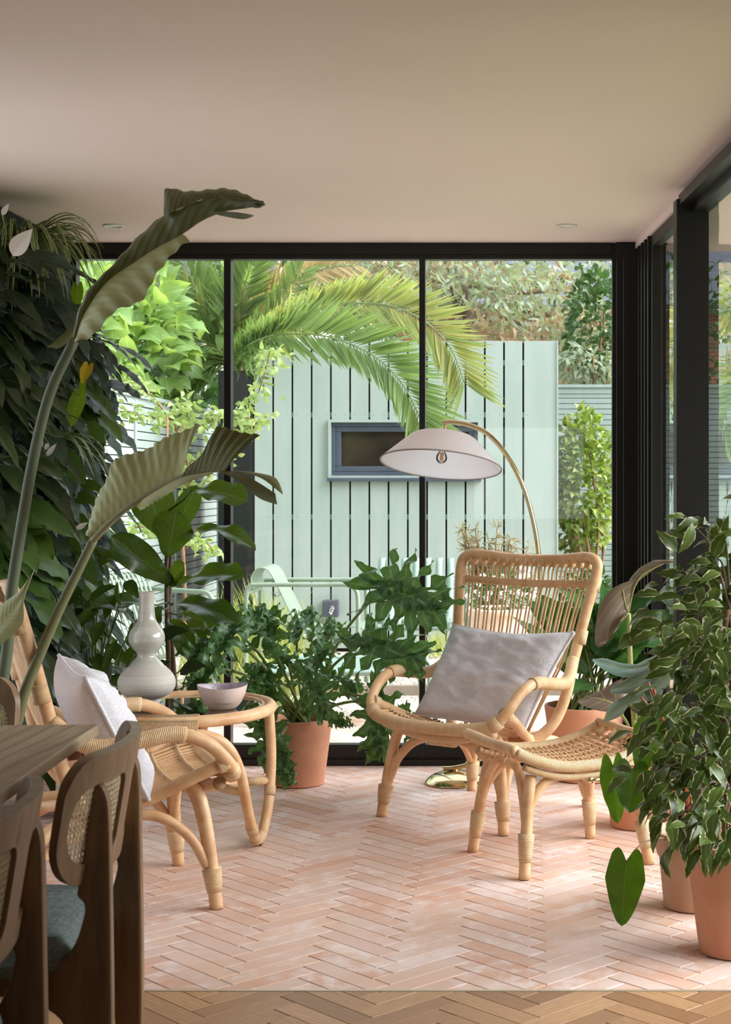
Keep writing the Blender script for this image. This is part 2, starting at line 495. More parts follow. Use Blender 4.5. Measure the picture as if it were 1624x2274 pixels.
M['lily'] = leafmat('lily_leaf', S(52, 68, 54), S(70, 88, 70), vein=S(90, 104, 84), vw=.04, nvein=14., ang=1.2, rough=.2, trans=.12, corr=.5, veinmix=.5)
M['spathe'] = leafmat('white_spathe', S(232, 222, 214), S(226, 214, 206), rough=.5, trans=.3, tcol=S(240, 232, 226))
M['aglao'] = leafmat('broad_leaf', S(58, 104, 50), S(86, 128, 74), vein=S(150, 182, 140), vw=.03, nvein=8., ang=1., rough=.26, trans=.28, veinmix=.35)
M['aloc'] = leafmat('alocasia_leaf', S(108, 132, 122), S(92, 118, 104), vein=S(168, 176, 120), vw=.03, nvein=4., ang=-.9, rough=.38, trans=.12, under=S(124, 106, 92))
M['alocb'] = leafmat('alocasia_underside', S(112, 96, 84), S(122, 104, 90), vein=S(190, 182, 112), vw=.03, nvein=4., ang=-.9, rough=.5, trans=.12, veinmix=.8)
M['heart'] = leafmat('heart_leaf', S(50, 82, 20), S(64, 96, 26), vein=S(88, 128, 48), vw=.02, nvein=7., ang=1., rough=.35, trans=.35, tcol=S(120, 170, 24))
M['ficus'] = leafmat('variegated_leaf', S(58, 78, 32), S(96, 116, 50), vein=S(110, 130, 70), vw=.06, nvein=0., edge=S(216, 212, 160), ew=.84, rough=.3, trans=.22)
M['hedge'] = leafmat('garden_leaf', S(140, 168, 96), S(112, 146, 86), vein=S(160, 190, 110), vw=.05, nvein=6., rough=.45, trans=.45)
M['hedged'] = leafmat('garden_leaf_dark', S(50, 84, 36), S(74, 106, 46), rough=.4, trans=.3)
M['tree'] = leafmat('slim_tree_leaf', S(142, 166, 100), S(166, 182, 116), rough=.5, trans=.4)
M['euc'] = leafmat('eucalyptus_leaf', S(150, 164, 142), S(112, 124, 92), rough=.5, trans=.3)
M['eucb'] = leafmat('eucalyptus_dry_leaf', S(160, 140, 116), S(132, 126, 98), rough=.6, trans=.3)
M['camel'] = leafmat('camellia_leaf', S(108, 136, 54), S(160, 170, 84), vein=S(180, 190, 110), vw=.06, nvein=0., rough=.35, trans=.35)
M['palm'] = leafmat('palm_leaflet', S(104, 134, 76), S(134, 154, 86), rough=.4, trans=.35)
M['palmy'] = leafmat('palm_leaflet_yellowing', S(128, 148, 88), S(186, 176, 104), rough=.45, trans=.4)
M['palmd'] = leafmat('dry_palm_leaflet', S(190, 170, 130), S(150, 136, 96), rough=.6, trans=.3)
M['grass'] = leafmat('grass_blade', S(150, 168, 92), S(196, 190, 124), rough=.5, trans=.35)
M['lawn'] = plain('lawn', S(142, 152, 112), .9, c2=S(118, 130, 90), scale=12., bump=.4, bscale=60.)
M['grev'] = leafmat('wispy_leaf', S(120, 128, 96), S(168, 124, 92), rough=.5, trans=.3)
M['petal'] = plain('white_petal', S(238, 236, 226), .6)
# ------------------------------------------------------------------ floors
TL, TW = .288, .0665
def clip(poly, x0, x1, y0, y1):
    def cut(P, f):
        out = []
        for i in range(len(P)):
            a, b = P[i - 1], P[i]; fa, fb = f(a), f(b)
            if (fa >= 0) != (fb >= 0):
                t = fa / (fa - fb); out.append((a[0] + (b[0] - a[0]) * t, a[1] + (b[1] - a[1]) * t))
            if fb >= 0: out.append(b)
        return out
    for f in (lambda p: p[0] - x0, lambda p: x1 - p[0], lambda p: p[1] - y0, lambda p: y1 - p[1]):
        poly = cut(poly, f)
        if len(poly) < 3: return []
    return poly
def herring(mb, x0, x1, y0, y1, org, gap=.0028, ch=.0022, z=0., L=TL, Wt=TW, jit=0.):
    q = math.sqrt(.5)
    e1, e2 = (-q, q), (q, q)
    tr = lambda a, b: (org[0] + e1[0] * a + e2[0] * b, org[1] + e1[1] * a + e2[1] * b)
    nk = int((y1 - y0 + 2) / (Wt * 2 * q)) + 10
    nc = int((x1 - x0 + 2) / (L * 2 * q)) + 4
    ks = int((y0 - org[1]) / (Wt * 2 * q)) - 6; cs = int((x0 - org[0]) / (L * 2 * q)) - 2
    for c in range(cs, cs + nc):
        for k in range(ks - 8, ks + nk + 8):
            ox, oy = k * Wt - c * L, k * Wt + c * L
            for kind in (0, 1):
                if kind == 0: r = (ox, ox + L, oy, oy + Wt)
                else: r = (ox - Wt, ox, oy, oy + L)
                g = gap / 2
                a, b, cc, d = r[0] + g, r[1] - g, r[2] + g, r[3] - g
                poly = clip([tr(a, cc), tr(b, cc), tr(b, d), tr(a, d)], x0, x1, y0, y1)
                if len(poly) < 3: continue
                mx = sum(p[0] for p in poly) / len(poly); my = sum(p[1] for p in poly) / len(poly)
                dz = random.uniform(-jit, jit)
                top = []
                for p in poly:
                    dx, dy = mx - p[0], my - p[1]; l = math.hypot(dx, dy) + 1e-9
                    t = min(ch * 1.4, l * .3) / l
                    top.append((p[0] + dx * t, p[1] + dy * t, z + dz))
                n = len(poly)
                vs = top + [(p[0], p[1], z - ch + dz) for p in poly]
                fs = [tuple(range(n))] + [(i, i + n, (i + 1) % n + n, (i + 1) % n) for i in range(n)]
                # tile-local uv along the long side
                uv = [((p[0] * e1[0] + p[1] * e1[1]), (p[0] * e2[0] + p[1] * e2[1])) if kind == 0 else ((p[0] * e2[0] + p[1] * e2[1]), (p[0] * e1[0] + p[1] * e1[1])) for p in vs]
                mb.add(vs, fs, uv)

def tilemat(name, ramp, white, rough=.62):
    m, nt, out = _new(name); N = NT(nt)
    rnd = N.n('NewGeometry').outputs['Random Per Island']
    r = N.n('ValToRGB'); N.l(rnd, r.inputs[0])
    e = r.color_ramp.elements
    e[0].position = 0; e[0].color = ramp[0]; e[1].position = 1; e[1].color = ramp[-1]
    for i, c in enumerate(ramp[1:-1]): x = e.new((i + 1) / (len(ramp) - 1)); x.color = c
    o = N.coord()
    big = N.noise(o, 3.2, 4., .6); mid = N.noise(o, 16., 5., .65); fine = N.noise(o, 140., 3.)
    col = N.mix(N.math('MULTIPLY', N.smooth(mid, .35, .75), .5), r.outputs[0], tuple(x * .78 for x in ramp[1][:3]) + (1,))
    # lime bloom: stronger on some tiles
    wn = N.n('TexWhiteNoise', noise_dimensions='1D'); N.l(N.math('MULTIPLY', rnd, 91.7), wn.inputs[1])
    bl = N.math('MULTIPLY', N.smooth(N.math('ADD', N.math('MULTIPLY', mid, .7), N.math('MULTIPLY', big, .5)), .5, .75), N.math('ADD', .25, N.math('MULTIPLY', wn.outputs[0], .6)))
    col = N.mix(bl, col, white)
    spk = N.smooth(fine, .66, .74)
    col = N.mix(N.math('MULTIPLY', spk, .3), col, white)
    h = N.math('ADD', N.math('MULTIPLY', mid, .6), N.math('MULTIPLY', fine, .4))
    N.l(N.bsdf(col, rough, spec=.35, normal=N.bump(h, .25, .003)), out.inputs[0])
    return m
M['tile'] = tilemat('terracotta_tile', [S(212, 172, 148), S(206, 162, 140), S(218, 184, 162), S(212, 178, 162), S(218, 192, 178), S(204, 164, 138)], S(234, 220, 216))
M['grout'] = plain('pale_grout', S(222, 202, 186), .9, nz=.12, scale=30.)

def oakmat():
    m, nt, out = _new('parquet_oak'); N = NT(nt)
    rnd = N.n('NewGeometry').outputs['Random Per Island']
    uv = N.coord('UV')
    gr = N.noise(N.map(uv, (3., 40., 1.)), 4., 6., .7)
    w = N.n('TexWave', wave_type='BANDS', bands_direction='Y'); N.l(N.map(uv, (2.2, 9., 1.)), w.inputs[0])
    w.inputs['Scale'].default_value = 2.6; w.inputs['Distortion'].default_value = 7.; w.inputs['Detail'].default_value = 3.
    c = N.mix(rnd, S(190, 150, 110), S(138, 102, 72))
    c = N.mix(N.math('MULTIPLY', N.smooth(gr, .4, .75), .5), c, S(120, 84, 54))
    c = N.mix(N.math('MULTIPLY', N.smooth(w.outputs[1], .7, 1.), .3), c, S(110, 78, 50))
    N.l(N.bsdf(c, .42, spec=.4, normal=N.bump(gr, .1, .002)), out.inputs[0])
    return m
M['oak'] = oakmat()

XL, YB, ZC, YT, YR = -2.15, 7.03, 2.398, 3.915, -2.6
def XR(d): return .496 + .0832 * (YB - d)

t = MB(); herring(t, XL, .98, YT + .006, YB - .02, (0., 4.023 - TL * math.sqrt(.5)))
o = t.build('floor', M['tile'], smooth=False); struct(o, 'herringbone floor of pale terracotta bricks in the garden room', 'floor')
g = MB().bx(XL, 1.3, YT + .004, YB - .02, -.05, -.0022)
struct(g.build('floor_grout', M['grout'], smooth=False), 'pale grout between the terracotta floor bricks', 'floor')
t = MB(); herring(t, XL, 1.9, YR, YT - .006, (-.02, 3.2), gap=.0018, ch=.0014)
struct(t.build('floor_parquet', M['oak'], smooth=False), 'oak herringbone parquet at the bottom of the photo', 'floor')
g = MB().bx(XL, 1.9, YR, YT - .004, -.05, -.0012)
struct(g.build('floor_subfloor', M['voiddark'], smooth=False), 'dark joints under the oak parquet', 'floor')
struct(MB().bx(XL, 1.3, YT - .006, YT + .006, -.04, .0015).build('trim_1', plain('brushed_strip', S(196, 184, 160), .4, metal=.4), smooth=False), 'thin metal strip between terracotta bricks and oak parquet', 'trim')

# ceiling, walls (an unseen opening is added in the left wall for cool daylight)
LWY0, LWY1 = 3.9, 5.35
cl_ = MB().bx(XL - .4, 2.2, YR - .2, YB + .25, ZC, ZC + .25)
struct(cl_.build('ceiling', M['plaster'], smooth=False), 'plain warm beige ceiling', 'ceiling')
struct(MB().bx(XL - .2, XL, YR, LWY0, -.05, ZC).bx(XL - .2, XL, LWY1, YB + .1, -.05, ZC).bx(XL - .2, XL, LWY0, LWY1, 2.33, ZC).bx(XL - .2, XL, LWY0, LWY1, -.05, .05).build('wall_left', M['wall'], smooth=False), 'wall behind the planting on the left', 'wall')
# rear wall behind the camera; its opening is added to let daylight in
b = MB(); b.bx(XL, 2.0, YR - .2, YR, -.05, .9).bx(XL, 2.0, YR - .2, YR, 1.9, ZC).bx(XL, -.6, YR - .2, YR, .9, 1.9).bx(.6, 2.0, YR - .2, YR, .9, 1.9)
struct(b.build('wall_rear', M['wall'], smooth=False), 'wall behind the viewer', 'wall')

def rw(mb, d0, d1, o0, o1, z0, z1, m=None):
    """box along the slightly splayed right-hand glazing: depths d0..d1, o0..o1 inward"""
    vs = []
    for d in (d0, d1):
        for o_ in (o0, o1):
            for z in (z0, z1): vs.append((XR(d) - o_, d, z))
    return mb.add(vs, [(0, 1, 3, 2), (4, 6, 7, 5), (0, 4, 5, 1), (2, 3, 7, 6), (0, 2, 6, 4), (1, 5, 7, 3)], m=m)
struct(rw(MB(), YR, 3.2, -.2, 0, -.05, ZC).build('wall_right', M['wall'], smooth=False), 'right-hand wall beside the viewer', 'wall')

def root(name, label, cat, loc):
    r = thing(name, label, cat, loc); r['kind'] = 'structure'; return r
# back glazing: three fixed panes
xs = [XL + .02, -1.385, -.490, .3825]
hw_ = [.0, .016, .0135, .0]
GL = YB + .02
for i in range(3):
    x0, x1 = xs[i], xs[i + 1]
    r = root('window_%d' % (i + 1), ['black framed fixed window pane behind the fig plant', 'middle black framed window pane behind the large philodendron', 'black framed window pane behind the lounge chair and arc lamp'][i], 'window', ((x0 + x1) / 2, YB, 0))
    f = MB()
    a, c = x0 + (hw_[i] if i else .0), x1 - (hw_[i + 1] if i < 2 else 0)
    f.bx(x0, x1, YB, YB + .06, 2.325, ZC)                 # head
    f.bx(x0, x1, YB - .012, YB, 2.347, ZC)
    f.bx(x0, x1, YB, YB + .06, .0, .095)                  # bottom rail
    f.bx(x0, x1, YB - .02, YB, .0, .03)
    f.build('frame', M['black'], r, smooth=False, bevel=.002)
    f = MB()
    if i == 0: f.bx(x0, x0 + .05, YB, YB + .06, .095, 2.325)
    f.bx(c, x1 + (hw_[i + 1] if i < 2 else .06), YB - .004, YB + .06, .02, ZC)
    f.build('mullion', M['black'], r, smooth=False, bevel=.002)
    p = MB().add([(a, GL, .09), (c, GL, .09), (c, GL, 2.33), (a, GL, 2.33)], [(0, 1, 2, 3)])
    p.build('glass_pane', M['clear'], r, smooth=False)
# inner frame lip of the right pane
# unseen glazed bay, added in the left wall to brighten the room
r = root('window_5', 'added unseen glazed bay in the left wall, letting daylight in beside the dining end', 'window', (XL, 4.3, 0))
f = MB()
for a_, b_ in ((LWY0, LWY0 + .06), (4.6, 4.66), (LWY1 - .06, LWY1)): f.bx(XL - .12, XL - .06, a_, b_, .05, 2.33)
f.bx(XL - .12, XL - .06, LWY0, LWY1, 2.27, 2.33).bx(XL - .12, XL - .06, LWY0, LWY1, .05, .11)
f.build('frame', M['black'], r, smooth=False)
MB().add([(XL - .09, LWY0, .06), (XL - .09, LWY1, .06), (XL - .09, LWY1, 2.32), (XL - .09, LWY0, 2.32)], [(0, 1, 2, 3)]).build('glass_pane', M['clear'], r, smooth=False)
# corner post
cp = MB().bx(.40, XR(YB) + .1, YB - .03, YB + .06, 0, ZC).bx(.43, XR(YB) + .1, YB - .06, YB, 0, ZC - .06)
struct(cp.build('trim_2', M['black'], smooth=False, bevel=.003), 'black corner post between the two glazed walls', 'trim')
# right glazing
r = root('window_4', 'narrow right-hand pane of rippled reflections beside the corner post', 'window', (XR(6.0), 6.0, 0))
f = MB()
rw(f, 6.60, YB, -.06, 0, 0, ZC - .03)
for k in range(4): rw(f, 6.64 + k * .09, 6.665 + k * .09, 0, .012, 0, ZC - .03)
rw(f, 5.7, 6.62, -.06, 0, 2.318, ZC - .028); rw(f, 5.7, 6.62, -.06, 0, 0, .09)
f.build('frame', M['black'], r, smooth=False, bevel=.002)
p = MB(); p.add([(XR(6.61) + .02, 6.61, .08), (XR(5.7) + .02, 5.7, .08), (XR(5.7) + .02, 5.7, 2.33), (XR(6.61) + .02, 6.61, 2.33)], [(0, 1, 2, 3)])
p.build('glass_pane', M['ripple'], r, smooth=False)
r = root('door_1', 'black framed sliding glass door on the right behind the variegated fig', 'door', (XR(5.0), 5.0, 0))
f = MB()
rw(f, 5.68, 5.75, -.06, .06, 0, 2.352)
rw(f, 3.2, 5.7, -.06, .0, 2.30, 2.37); rw(f, 3.2, 5.7, -.04, .05, 2.33, 2.37); rw(f, 3.2, 5.7, -.06, .03, 0, .09)
rw(f, 3.2, 3.3, -.06, .03, 0, 2.35)
f.build('frame', M['black'], r, smooth=False, bevel=.002)
p = MB()
for a, c in ((5.69, 3.25),):
    p.add([(XR(a) + .02, a, .08), (XR(c) + .02, c, .08), (XR(c) + .02, c, 2.33), (XR(a) + .02, a, 2.33)], [(0, 1, 2, 3)])
p.build('glass_pane', M['ripple'], r, smooth=False)
# plaster bulkhead above the right glazing
struct(rw(MB(), 3.2, YB - .02, -.06, .012, ZC - .03, ZC).build('trim_3', M['plaster'], smooth=False), 'narrow beige plaster edge above the right glazing', 'trim')

# downlights
def downlight(p, label):
    r = thing('downlight', label, 'light', p, group='recessed ceiling downlights')
    z = p[2]
    MB().lathe([(.030, .006), (.034, -.004), (.046, -.004), (.0475, .0), (.030, .004)], p, 32).build('trim_ring', M['white'], r)
    MB().lathe([(.0, -.001), (.016, -.001), (.03, .001), (.031, .004)], p, 24).build('lens', plain('frosted_lens', S(240, 238, 232), .4), r)
downlight((-1.776, 6.55, ZC - .001), 'small round recessed ceiling light above the green wall side, beside the big leaf')
downlight((.16, 6.55, ZC - .001), 'small round recessed ceiling light above the rattan lounge chair')

# garden ground
o = MB().add([(-14, YB + .06, -.03), (10, YB + .06, -.03), (10, 34, -.03), (-14, 34, -.03)], [(0, 1, 2, 3)])
def gravel():
    m, nt, out = _new('gravel'); N = NT(nt)
    vo = N.n('TexVoronoi'); N.l(N.coord(), vo.inputs['Vector']); vo.inputs['Scale'].default_value = 48.
    c = N.mix(N.smooth(N.noise(N.coord(), 2., 3.), .3, .7), S(206, 192, 176), S(190, 172, 154))
    c = N.mix(vo.outputs['Color'], c, S(232, 222, 210), 'MIX') if False else c
    cc = N.n('SeparateColor'); N.l(vo.outputs['Color'], cc.inputs[0])
    c = N.mix(N.math('MULTIPLY', cc.outputs[0], .7), c, S(232, 224, 214))
    c = N.mix(N.math('MULTIPLY', N.smooth(cc.outputs[1], .7, .9), .6), c, S(140, 120, 104))
    N.l(N.bsdf(c, .9, normal=N.bump(vo.outputs['Distance'], .8, .02)), out.inputs[0])
    return m
M['gravel'] = gravel()
struct(o.build('ground', M['gravel'], smooth=False), 'pale gravel of the garden', 'ground')
struct(MB().add([(.7, -3, -.026), (10, -3, -.026), (10, 34, -.026), (.9, 34, -.026), (.7, 8.6, -.026)], [(0, 1, 2, 3, 4)]).build('ground_lawn', M['lawn'], smooth=False), 'lawn to the right of the glazing', 'ground')
t = MB(); herring(t, -3.0, 2.2, YB + .07, 8.55, (0., 4.023 - TL * math.sqrt(.5)), z=-.006)
t.bx(-3.0, 2.2, YB + .05, 8.55, -.06, -.0085)
struct(t.build('ground_terrace', M['tile'], smooth=False), 'terracotta brick terrace outside the window', 'ground')
struct(MB().bx(-3.0, .9, 9.55, 9.6, -.05, .03).build('trim_4', plain('grey_sleeper', S(150, 136, 120), .9, nz=.2), smooth=False), 'low timber edging in the gravel', 'trim')
# ------------------------------------------------------------------ garden shed
r = thing('garden_shed', 'pale sage garden shed of vertical boards with a dark slot window', 'shed', (-.97, 12.3, 0))
DS = 12.0; k = DS / F
sx = lambda px: (px - CX) * k
sz = lambda py: CH - (py - CY) * k
x0s, x1s = sx(566), sx(1237)
edges = [566 + i * 42.75 for i in range(16)]
wx0, wx1, wz0, wz1 = sx(730), sx(1068), sz(1068), sz(932)
b = MB()
for i in range(15):
    a, c = sx(edges[i]) + .0, sx(edges[i + 1]) - .0145
    if i == 14: c = x1s
    if i == 0: a = x0s
    zt = sz(757) if edges[i] > 640 else sz(775)
    zt = sz(757)
    # boards stop above and below the window
    if c > wx0 and a < wx1:
        b.bx(a, c, DS, DS + .02, .0, wz0)
        b.bx(a, c, DS, DS + .02, wz1, zt)
        if a < wx0: b.bx(a, wx0, DS, DS + .02, wz0, wz1)
        if c > wx1: b.bx(wx1, c, DS, DS + .02, wz0, wz1)
    else: b.bx(a, c, DS, DS + .02, .0, zt)
b.build('cladding', M['sage'], r, smooth=False)
for py in (805, 921, 1148, 1385):
    z = sz(py)
    bt = MB()
    if wz0 < z < wz1: bt.bx(x0s, wx0, DS + .02, DS + .045, z - .02, z + .02).bx(wx1, x1s, DS + .02, DS + .045, z - .02, z + .02)
    else: bt.bx(x0s, x1s, DS + .02, DS + .045, z - .02, z + .02)
    bt.build('batten', M['sage'], r, smooth=False)
sc_ = MB()
for i in range(15):
    for py in (805, 921, 1148, 1385):
        if sz(py) > wz0 and sz(py) < wz1 and edges[i + 1] > 730 and edges[i] < 1068: continue
        for q in (8, 31):
            sc_.lathe([(.003, 0), (0, .001)], (sx(edges[i] + q), DS - .001, sz(py)), 6, ax=Matrix.Rotation(math.pi / 2, 3, 'X'))
sc_.build('screw_heads', plain('screw', S(110, 116, 112), .5), r)
MB().bx(x0s + .02, x1s - .02, DS + .06, DS + .08, 0, sz(762)).bx(x0s + .02, x0s + .06, DS + .06, DS + 1.8, 0, sz(770)).bx(x1s - .06, x1s - .02, DS + .06, DS + 1.8, 0, sz(770)).bx(x0s, x1s, DS + 1.75, DS + 1.8, 0, sz(770)).build('wall_lining', M['voiddark'], r, smooth=False)
MB().bx(x1s, x1s + .012, DS - .012, DS + .05, 0, sz(757)).build('corner_trim', M['sage'], r, smooth=False)
MB().bx(x0s - .02, x1s + .02, DS + .02, DS + 1.85, sz(765), sz(760)).build('roof', M['voiddark'], r, smooth=False)
f = MB()
def ring(mb, xa, xb, za, zb, w, ya, yb): mb.bx(xa, xb, ya, yb, zb - w, zb).bx(xa, xb, ya, yb, za, za + w).bx(xa, xa + w, ya, yb, za + w, zb - w).bx(xb - w, xb, ya, yb, za + w, zb - w)
fr_ = MB(); ring(fr_, wx0, wx1, wz0 + .02, wz1, .022, DS - .03, DS + .03); fr_.build('window_surround', M['sage'], r, smooth=False)
f1 = MB(); ring(f1, wx0 + .022, wx1 - .022, wz0 + .04, wz1 - .022, .03, DS + .0, DS + .05); f1.build('window_frame', M['blueframe'], r, smooth=False, bevel=.004)
f1 = MB(); ring(f1, wx0 + .05, wx1 - .05, wz0 + .07, wz1 - .05, .045, DS + .012, DS + .06); f1.build('window_sash', M['blueframe'], r, smooth=False, bevel=.006)
MB().bx(wx0 + .06, wx1 - .06, DS + .05, DS + .055, wz0 + .08, wz1 - .06).build('window_pane', M['darkglass'], r, smooth=False)
MB().bx(wx0 - .005, wx1 + .005, DS - .05, DS + .03, wz0 - .004, wz0 + .024).build('window_sill', M['blueframe'], r, smooth=False, bevel=.004)

bx_ = thing('outlet_box', 'small dark square box on the sage shed wall', 'box', W(735, 1351, 11.94))
c = W(735, 1351, 11.945)
MB().box(c, (.12, .09, .13)).build('housing', plain('dark_box', S(72, 74, 84), .5), bx_, smooth=False, bevel=.006)
q = []
for i in range(26):
    a = i / 25
    q.append((c.x + .014 * math.sin(a * 17) + .02 * a, c.y - .047, c.z - .045 + .06 * a + .008 * math.sin(a * 29)))
MB().tube(q, .0025, 5).build('white_mark', M['white'], bx_)

# dark structure between fence and shed
dk = thing('dark_store', 'dark glossy store front between fence and shed', 'shed', (-2.45, 13.2, 0))
MB().bx(-2.64, -2.02, 13.0, 13.25, -.03, 2.25).build('body', plain('black_panel', S(24, 26, 28), .25, nz=.2), dk, smooth=False)
MB().bx(-2.36, -2.34, 12.985, 13.0, -.03, 2.25).bx(-2.14, -2.125, 12.985, 13.0, -.03, 2.25).build('seam_strip', plain('store_strip', S(54, 58, 60), .4), dk, smooth=False)

# ------------------------------------------------------------------ slatted fences
def fence(name, label, p0, p1, z0, z1, pitch, gap, posts, side):
    p0, p1 = Vector(p0), Vector(p1); t = (p1 - p0).normalized(); nrm = Vector((-t.y, t.x, 0)) * side
    r = thing(name, label, 'fence', tuple(p0))
    s = MB(); z = z1 - pitch
    while z > z0:
        s.bar(p0 + Vector((0, 0, z + pitch / 2)), p1 + Vector((0, 0, z + pitch / 2)), .018, pitch - gap)
        z -= pitch
    s.build('slats', M['sage'], r, smooth=False)
    MB().bar(p0 + Vector((0, 0, z1 + .012)), p1 + Vector((0, 0, z1 + .012)), .07, .03).bar(p0 + nrm * .012 + Vector((0, 0, z1 - .03)), p1 + nrm * .012 + Vector((0, 0, z1 - .03)), .012, .06).build('cap_rail', M['sage'], r, smooth=False)
    for d in posts:
        q = p0 + t * d
        MB().bar(q + nrm * .014 + Vector((0, 0, -.03)), q + nrm * .014 + Vector((0, 0, z1)), .05, .014, up=tuple(nrm)).build('post', M['sage'], r, smooth=False)
    MB().bar(p0 - nrm * .05 + Vector((0, 0, (z0 + z1) / 2)), p1 - nrm * .05 + Vector((0, 0, (z0 + z1) / 2)), .02, z1 - z0).build('backing', M['voiddark'], r, smooth=False)  # dark board added behind the slats so the gaps look dark
    return r
fence('slatted_fence', 'sage slatted fence running away on the left below the climbing shrubs', (-2.92, 7.4, 0), (-2.92, 14.9, 0), .05, 1.93, .0625, .008, (1.2, 3.9, 5.2, 6.9), -1)
fence('slatted_fence', 'sage slatted fence behind the camellia to the right of the shed', (-.3, 15.0, 0), (7.0, 15.0, 0), .05, 2.23, .053, .006, (1.9, 3.4, 5.0), -1)

# ------------------------------------------------------------------ garden furniture
def garden_chair(name, label, cat, ns, sw, wd, mat, group=None):
    """slatted steel chair, local x forward, y sideways"""
    r = thing(name, label, cat, (0, 0, 0), group)
    prof = cr([(-.02, 0, .63), (-.03, 0, .70), (.0, 0, .755), (.05, 0, .765), (.10, 0, .72), (.20, 0, .52), (.27, 0, .41), (.36, 0, .375), (.50, 0, .385), (.62, 0, .40), (.67, 0, .385), (.68, 0, .35)], 5)
    for i in range(ns):
        y = -wd / 2 + .03 + (wd - .06) * i / (ns - 1)
        s = MB(); rows = []
        for p in prof: rows.append([(p.x, y - sw / 2, p.z), (p.x, y + sw / 2, p.z)])
        s.grid(rows); s.build('slat', mat, r, world=False, solid=.006)
    for sd in (-1, 1):
        y = sd * (wd / 2 + .015)
        pts = cr([(-.06, y, 0), (-.05, y, .40), (-.05, y, .60), (-.03, y, .655), (.04, y, .665), (.40, y, .665), (.56, y, .665), (.62, y, .64), (.64, y, .57), (.64, y, .3), (.64, y, 0)], 6)
        MB().tube(pts, .014, 8).build('arm_frame', mat, r, world=False)
    for x, z in ((-.045, .61), (.3, .345), (.64, .33), (.13, .60)):
        MB().tube([(x, -wd / 2 - .01, z), (x, wd / 2 + .01, z)], .012, 8).build('crossbar', mat, r, world=False)
    return r
def place(o, x, y, a): o.location = (x, y, 0); o.rotation_euler = (0, 0, math.radians(a)); return o
lc = place(garden_chair('garden_lounge_chair', 'sage steel lounge chair seen side-on in front of the shed boards', 'chair', 14, .0155, .46, M['sagemetal'], 'steel slatted garden chairs'), -1.70, 9.73, 0)
c2 = place(copy_tree(lc), -2.47, 9.0, -38); c2['label'] = 'sage steel lounge chair by the slatted fence, behind the fiddle-leaf fig'
c3 = place(garden_chair('garden_armchair', 'wide-slatted sage armchair facing the room, behind the big philodendron leaf', 'chair', 8, .046, .62, M['palemetal'], 'steel slatted garden chairs'), -.745, 10.75, -90)
r = thing('garden_footstool', 'low pale green slatted footstool on the terrace behind the terracotta pot', 'stool', (-1.0, 8.5, 0))
for i in range(12):
    y = 8.2 + .62 * i / 11
    MB().bx(-1.45, -.61, y, y + .046, .276, .284).build('slat', M['palemetal'], r, smooth=False)
for y in (8.17, 8.86):
    MB().tube(cr([(-1.47, y, 0), (-1.47, y, .22), (-1.44, y, .27), (-1.38, y, .28), (-.67, y, .28), (-.60, y, .27), (-.575, y, .22), (-.575, y, 0)], 6), .016, 10).build('leg_frame', M['palemetal'], r)

# outdoor pot with daisies and a wispy shrub
r = thing('daisy_pot', 'large weathered terracotta pot of white daisies outside behind the lounge chair', 'plant pot', (-.19, 9.6, 0))
pc = Vector((-.19, 9.6, 0))
MB().lathe([(.13, 0), (.17, .1), (.195, .3), (.19, .40), (.185, .46), (.20, .47), (.21, .50), (.20, .515), (.17, .505), (.16, .45), (0, .44)], pc, 40).build('pot', plain('weathered_terracotta', S(214, 178, 154), .9, c2=S(226, 208, 194), scale=4.), r)
n = 420; P, D = blob(n, pc + Vector((0, 0, .60)), (.21, .21, .13), .3); D[:, 2] += .3
MB_ = MB(); foliage(MB_, P, D, RNG.normal(size=(n, 3)) + [0, 0, 1], RNG.uniform(.03, .05, n), .008); MB_.build('foliage', M['hedged'], r)
for i in range(46):
    p = pc + Vector((random.uniform(-.24, .24), random.uniform(-.22, .1), random.uniform(.58, .78)))
    fl = MB()
    nn = Vector((random.uniform(-.5, .5), -1, random.uniform(.2, 1.))).normalized(); xa = nn.orthogonal().normalized(); ya = nn.cross(xa)
    for q in range(9):
        a = q * 2 * math.pi / 9; dd = xa * math.cos(a) + ya * math.sin(a); ss = xa * -math.sin(a) + ya * math.cos(a)
        fl.add([p + dd * .004, p + dd * .014 + ss * .004, p + dd * .02, p + dd * .014 - ss * .004], [(0, 1, 2, 3)])
    fl.build('daisy_flower', M['petal'], r)
r = thing('wispy_shrub', 'wispy fine-leaved shrub standing behind the lounge chair top outside', 'shrub', (-.26, 10.0, 0))
st, P, D = MB(), [], []
for i in range(26):
    a = random.uniform(0, 6.28); rr = random.uniform(.08, .30)
    top = Vector((-.26 + rr * math.cos(a), 10.0 + .6 * rr * math.sin(a), random.uniform(.70, 1.08) - rr * .4))
    pts = cr([(-.26, 10.0, .0), (-.26 + .2 * rr * math.cos(a), 10.0, .45), tuple(top)], 8); st.tube(pts, .004, 5)
    for p in pts[6:]:
        for _ in range(9):
            d = Vector((random.gauss(0, 1), random.gauss(0, .6), random.gauss(.2, .7))); P.append(tuple(p)); D.append(tuple(d))
MB_ = MB(); foliage(MB_, P, D, RNG.normal(size=(len(P), 3)), RNG.uniform(.04, .09, len(P)), .005); MB_.build('foliage', M['grev'], r); st.build('stem', M['bark2'], r)

